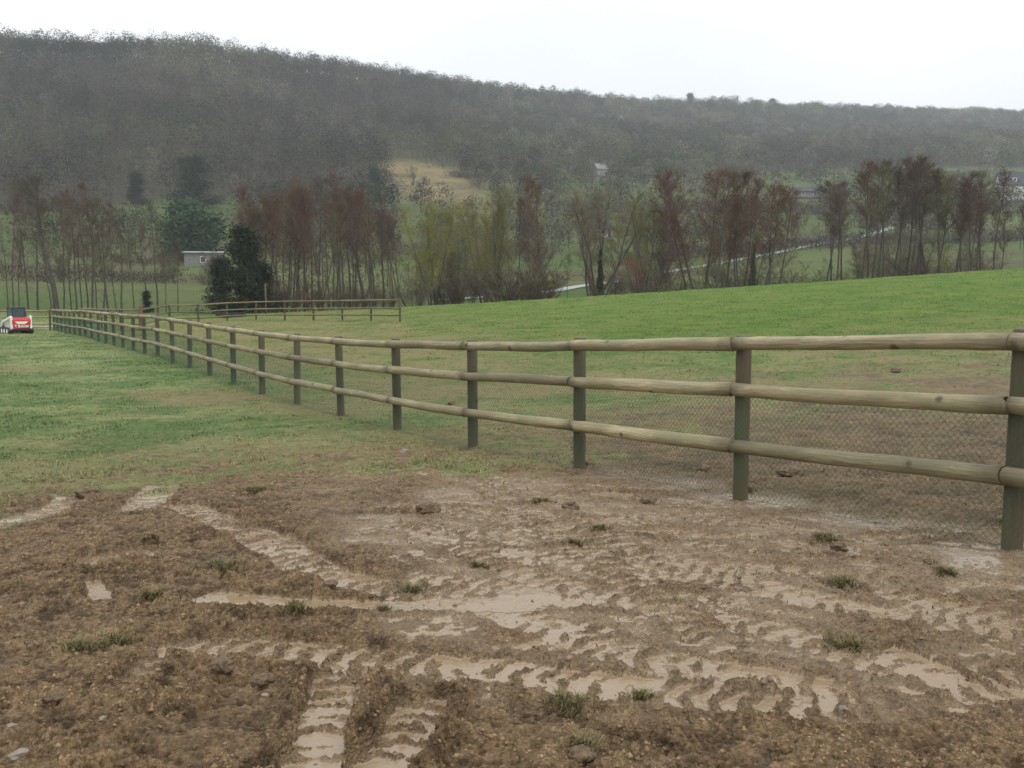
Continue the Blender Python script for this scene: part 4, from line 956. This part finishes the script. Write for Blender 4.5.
# ------------------------------------------------------------------ grass blades
def grass(n, ylo, yhi, seed):
    r = np.random.default_rng(seed); y = np.exp(r.uniform(np.log(ylo), np.log(yhi), n)); u_ = r.uniform(-.60, .60, n); x = u_ * (y + .9)
    j, i = cell(x, y); md = MG[j, i]; wn = WG[j, i]
    keep = r.random(n) < np.clip((1 - md) * (1.05 - .75 * wn) * (.55 + .6 * fbm(x * 2.2, y * 2.2, 3, 140)) + .006 * (md > .5), 0, 1)
    x, y, wn, md = x[keep], y[keep], wn[keep], md[keep]; j, i = cell(x, y); n = len(x); z_ = zmesh(x, y) - .004
    tuft = np.clip(.6 + .6 * fbm(x * 3, y * 3, 2, 141), .25, 1.4)
    h_ = r.uniform(.018, .045, n) * (1 - .3 * wn) * tuft * (1 + y / 150); w_ = .0022 + .00030 * y
    an = r.uniform(0, 6.283, n); ln_ = r.uniform(.2, 1.3, n); dx = np.cos(an); dy = np.sin(an)
    sx, sy = -dy * w_, dx * w_
    an2 = r.uniform(0, 6.283, n); sx = np.cos(an2) * w_; sy = np.sin(an2) * w_
    B = np.stack([x, y, z_], 1); S = np.stack([sx, sy, sx * 0], 1)
    Mp = B + np.stack([dx * h_ * ln_ * .35, dy * h_ * ln_ * .35, h_ * .6], 1); Tp = B + np.stack([dx * h_ * ln_, dy * h_ * ln_, h_], 1)
    V = np.stack([B - S, B + S, Mp + S * .7, Mp - S * .7, Tp], 1).reshape(-1, 3)
    k = np.arange(n) * 5; Fa = np.concatenate([np.stack([k, k + 1, k + 2], 1), np.stack([k, k + 2, k + 3], 1), np.stack([k + 3, k + 2, k + 4], 1)])
    base = CG[j, i]; g = np.where(md[:, None] > .5, np.array([[.11, .13, .05]]), base * np.array([[1.0, 1.03, .95]]))
    g = np.where(r.random((n, 1)) < .14, np.array([[.20, .16, .075]]), g) * r.uniform(.55, 1.5, (n, 1))
    return V, Fa, np.repeat(np.clip(g, 0, .6), 5, 0)
V1, F1, G1 = grass(640000, 4.0, 60, 3); V2, F2, G2 = grass(90000, 60, 92, 4)
V = np.concatenate([V1, V2]); Fa = np.concatenate([F1, F2 + len(V1)]); me = mesh_np('grass', V, Fa, M_grass); col_attr(me, np.concatenate([G1, G2]))
go = link(bpy.data.objects.new('grass', me)); tag(go, 'short green pasture grass on both sides of the fence', 'grass', kind='stuff')

# ------------------------------------------------------------------ crumbs of soil
octa = np.array([(1, 0, 0), (-1, 0, 0), (0, 1, 0), (0, -1, 0), (0, 0, 1), (0, 0, -1)], float); of = np.array([(0, 2, 4), (2, 1, 4), (1, 3, 4), (3, 0, 4), (2, 0, 5), (1, 2, 5), (3, 1, 5), (0, 3, 5)])
n = 130000; y = np.exp(rng.uniform(np.log(2.6), np.log(17), n)); x = rng.uniform(-.62, .62, n) * (y + .9); j, i = cell(x, y)
cl_ = fbm(x * 3, y * 3, 3, 150); keep = (MG[j, i] > .35) & (rng.random(n) < np.clip((1.0 - 1.2 * WT[j, i]) * (.35 + .8 * cl_), .02, 1)); x, y = x[keep], y[keep]; j, i = cell(x, y); n = len(x)
s_ = rng.gamma(1.2, .0021, n) + .0018; s_ = np.clip(s_, 0, .013) * (1 + .03 * y); z_ = zmesh(x, y) + s_ * .1
V = octa[None] * (s_[:, None, None] * rng.uniform(.45, 1.5, (n, 6, 3))); a = rng.uniform(0, 6.28, n); ca, sa = np.cos(a)[:, None], np.sin(a)[:, None]
V = np.stack([V[..., 0] * ca - V[..., 1] * sa, V[..., 0] * sa + V[..., 1] * ca, V[..., 2] * .8], -1) + np.stack([x, y, z_], 1)[:, None]
Fa = (of[None] + (np.arange(n) * 6)[:, None, None]).reshape(-1, 3); me = mesh_np('soil_crumbs', V.reshape(-1, 3), Fa, M_crumb, False)
g = CG[j, i] * rng.uniform(.5, .82, (n, 1)); g = np.where(rng.random((n, 1)) < .002, np.array([[.28, .24, .20]]), g); col_attr(me, np.repeat(g, 6, 0))
tag(link(bpy.data.objects.new('soil_crumbs', me)), 'loose brown crumbs of churned soil over the muddy foreground', 'soil', kind='stuff')

# ------------------------------------------------------------------ single clods, stones and tufts
from mathutils import noise as mnoise
def clod(px_, py_, w_px, label, m=M_clod, name='mud_clod', flat=.6, cat='clod', k=0):
    p = hit(px_, py_); s = w_px / F * p[1] / 2
    import bmesh
    bm = bmesh.new(); bmesh.ops.create_icosphere(bm, subdivisions=4, radius=1)
    for v in bm.verts:
        c_ = v.co.copy(); d = 1 + .38 * mnoise.noise(c_ * 1.3 + Vector((k * 9, 0, 0))) + (.24 * mnoise.noise(c_ * 3.1 + Vector((k, 4, 0))) + .10 * mnoise.noise(c_ * 8) if m is M_clod else .08 * mnoise.noise(c_ * 4))
        v.co = Vector((c_.x * 1.1, c_.y * .8, c_.z * flat)) * (d * s)
    me_ = bpy.data.meshes.new(name); bm.to_mesh(me_); bm.free(); me_.polygons.foreach_set('use_smooth', [True] * len(me_.polygons)); me_.materials.append(m)
    o = bpy.data.objects.new(name, me_); o.location = (p[0], p[1], float(zmesh(p[0], p[1])) + s * flat * .5); o.rotation_euler = (0, 0, k * 1.7); link(o); return tag(o, label, cat)
CL = [(90, 494, 24, 'large brown clod at the grass edge on the far left'), (570, 508, 20, 'brown clod in the mud below the second post from the fence bend', ), (428, 513, 22, 'dark crumbly clod in the middle of the rutted mud'), (222, 674, 26, 'rounded brown clod by the short puddle in the left foreground'),
      (263, 680, 20, 'flat dark clod right of the rounded one in the left foreground'), (166, 612, 16, 'small dark clod in front of the long narrow puddle'), (582, 756, 30, 'dark clod at the bottom edge right of centre'), (838, 548, 16, 'small clod beyond the grass tuft near the right-hand post'),
      (896, 372, 12, 'dark lump lying in the paddock beyond the last fence bay'), (55, 700, 22, 'low brown clod near the left foreground stones'), (648, 502, 18, 'mud lump at the foot of the netting left of the second post'), (705, 470, 14, 'lump just inside the paddock mud by the netting'), (452, 404, 9, 'small dark clod on the trampled grass left of the fence'),
      (790, 476, 22, 'low earth heap behind the netting between the two nearest posts'), (930, 562, 14, 'small clod beside the nearest fence post'), (330, 588, 14, 'small clod on the edge of the long puddle')]
for k, (x, y_, w, lab) in enumerate(CL): clod(x, y_, w, lab, k=k)
ST = [(21, 750, 22, 'pale rounded stone at the bottom left corner'), (843, 703, 9, 'small pale stone standing in the curved puddle'), (103, 722, 9, 'little pinkish stone in the left foreground mud'), (265, 690, 9, 'small pink stone beside the flat dark clod'), (404, 452, 10, 'flat pale stone at the mud edge below the fence'), (12, 727, 12, 'small pale stone above the rounded one at bottom left')]
for k, (x, y_, w, lab) in enumerate(ST): clod(x, y_, w, lab, M_stone, 'stone', .55, 'stone', 30 + k)
def tuft(px_, py_, w_px, label, n=520, colr=(.135, .125, .05), hgt=.046):
    p = hit(px_, py_); W_ = w_px / F * p[1] / 2; r = np.random.default_rng(int(px_ * 7 + py_)); n = int(n * min(2.5, max(.5, W_ / .07)))
    q_ = r.normal(0, 1, n) * np.where(r.random(n) < .2, .65, .42); x = p[0] + q_ * W_ + .15 * W_ * np.sin(9 * q_); y = p[1] + r.normal(0, W_ * .45, n) + .4 * W_ * np.sin(5 * q_ + px_); z_ = zmesh(x, y) + .012 * np.exp(-(((x - p[0]) ** 2 + (y - p[1]) ** 2) / W_ ** 2)); h_ = hgt * r.uniform(.3, 1.1, n)
    dx = (x - p[0]) / W_ * .6 + r.normal(0, .5, n); dy = (y - p[1]) / W_ * .6 + r.normal(0, .5, n); w_ = .0022
    an = r.uniform(0, 6.28, n); S = np.stack([np.cos(an) * w_, np.sin(an) * w_, an * 0], 1); B = np.stack([x, y, z_ - .01], 1); Mp = B + np.stack([dx * h_ * .4, dy * h_ * .4, h_ * .65], 1); Tp = B + np.stack([dx * h_ * 1.2, dy * h_ * 1.2, h_ * .8], 1)
    V = np.stack([B - S, B + S, Mp + S * .7, Mp - S * .7, Tp], 1).reshape(-1, 3) - p; k = np.arange(n) * 5; Fa = np.concatenate([np.stack([k, k + 1, k + 2], 1), np.stack([k, k + 2, k + 3], 1), np.stack([k + 3, k + 2, k + 4], 1)])
    me_ = mesh_np('grass_tuft', V, Fa, M_grass); g = np.where(r.random((n, 1)) < .5, np.array([[.17, .13, .06]]), np.array([colr])) * r.uniform(.6, 1.3, (n, 1)); col_attr(me_, np.repeat(g, 5, 0))
    o = link(bpy.data.objects.new('grass_tuft', me_)); o.location = p; return tag(o, label, 'grass tuft')
TF = [(222, 567, 44, 'wide flattened grass tuft beyond the long narrow puddle'), (150, 596, 24, 'grass tuft left of the long narrow puddle'), (78, 645, 36, 'ragged grass tuft in the left foreground, left of its darker neighbour'), (120, 640, 40, 'dark grass sod with long blades in the left foreground'), (297, 609, 24, 'small yellowish tuft just below the long puddle'),
      (412, 584, 26, 'grass tuft in the middle of the ruts'), (478, 563, 18, 'small green tuft in the lugged track'), (382, 604, 16, 'tiny tuft right of the small yellowish one'), (845, 643, 40, 'green-yellow tuft inside the curved puddle'), (842, 581, 36, 'brownish tuft on the smooth wet mud at right'), (826, 538, 34, 'flat straw-green tuft in front of the netting at right'),
      (570, 700, 46, 'flattened brownish sod on the dark soil at bottom centre'), (580, 748, 34, 'olive sod beside the dark clod at the bottom edge'), (255, 490, 34, 'bright green tuft at the grass edge left of centre'), (600, 527, 18, 'small tuft below the row of clods'), (575, 540, 22, 'brown-green tuft in the central mud'), (640, 690, 20, 'thin brown tuft beside the wide lugged track'),
      (945, 572, 22, 'small tuft near the nearest fence post'), (540, 500, 30, 'thin tuft between the clod and the fence post at centre'), (150, 540, 16, 'tiny tuft in the left mud beyond the ruts'), (1010, 520, 26, 'grass at the foot of the nearest post'), (745, 490, 22, 'grass around the foot of the second post'), (583, 463, 20, 'grass around the foot of the third post')]
for x, y_, w, lab in TF: tuft(x, y_, w, lab)

# ------------------------------------------------------------------ haze, sky, sun, camera
mb = MB(); zlo = float(z2.min()) - 1.2; zhi = float(z2.max()) + 45
mb.box((0, 740, (zlo + zhi) / 2), (9000, 1560, zhi - zlo)); hz = mb.build('haze'); tag(hz, 'thin winter haze filling the valley', 'haze', kind='stuff')
m = bpy.data.materials.new('haze'); m.use_nodes = True; m.node_tree.nodes.clear(); out = m.node_tree.nodes.new('ShaderNodeOutputMaterial'); pv = m.node_tree.nodes.new('ShaderNodeVolumePrincipled')
pv.inputs['Color'].default_value = (.90, .94, 1.0, 1); pv.inputs['Density'].default_value = .00027; pv.inputs['Anisotropy'].default_value = .1
m.node_tree.links.new(pv.outputs[0], out.inputs['Volume']); hz.data.materials.append(m)

w = bpy.data.worlds.new('World'); scene.world = w; w.use_nodes = True; nt = w.node_tree; t = NT(nt); bg = nt.nodes['Background']
SUN_EL, SUN_AZ = R(50), R(150)
sky = t.n('ShaderNodeTexSky'); sky.sky_type = 'NISHITA'; sky.sun_disc = False; sky.sun_elevation = SUN_EL; sky.sun_rotation = SUN_AZ
hs = t.n('ShaderNodeHueSaturation'); hs.inputs['Saturation'].default_value = .25; t.l(sky.outputs[0], hs.inputs['Color'])
tc = t.n('ShaderNodeTexCoord'); cl = t.noise(tc.outputs['Generated'], 2.2, 4, .5)
cloud = t.mix(t.maprange(cl, .35, .65, 0, 1), (8.15, 8.5, 8.8), (9.5, 9.6, 9.7))
sx = t.n('ShaderNodeSeparateXYZ'); t.l(tc.outputs['Generated'], sx.inputs[0])
up = t.maprange(sx.outputs[2], 0.0, 1.0, 1.0, 2.3); cu_ = t.n('ShaderNodeCombineColor')
for k in range(3): t.l(up, cu_.inputs[k])
mm = t.mix(1.0, t.mix(.88, hs.outputs[0], cloud), cu_.outputs[0], 'MULTIPLY'); mm.node.clamp_result = False
t.l(mm, bg.inputs['Color']); bg.inputs['Strength'].default_value = .102
sl = bpy.data.lights.new('sun', 'SUN'); sl.energy = .9; sl.angle = R(14); sl.color = (1, .97, .92); so = bpy.data.objects.new('sun', sl); col.objects.link(so)
sd = Vector((math.sin(SUN_AZ) * math.cos(SUN_EL), math.cos(SUN_AZ) * math.cos(SUN_EL), math.sin(SUN_EL))); so.rotation_euler = sd.to_track_quat('Z', 'Y').to_euler(); so.location = (0, 0, 50)
cam = bpy.data.cameras.new('camera'); cam.sensor_width = 36; cam.lens = 36 * F / 1024; cam.clip_end = 6000; cam.clip_start = .05
co = bpy.data.objects.new('camera', cam); co.location = (0, 0, CZ); co.rotation_euler = (R(90) - PIT, 0, 0); col.objects.link(co); scene.camera = co
vs = scene.view_settings; vs.view_transform = 'Standard'; vs.look = 'None'; vs.exposure = 0; vs.gamma = 1
cy = scene.cycles; cy.use_denoising = True; cy.max_bounces = 5; cy.diffuse_bounces = 2; cy.glossy_bounces = 2; cy.volume_bounces = 1; cy.transparent_max_bounces = 4
print('tris wood', N * K, 'grass', len(Fa))
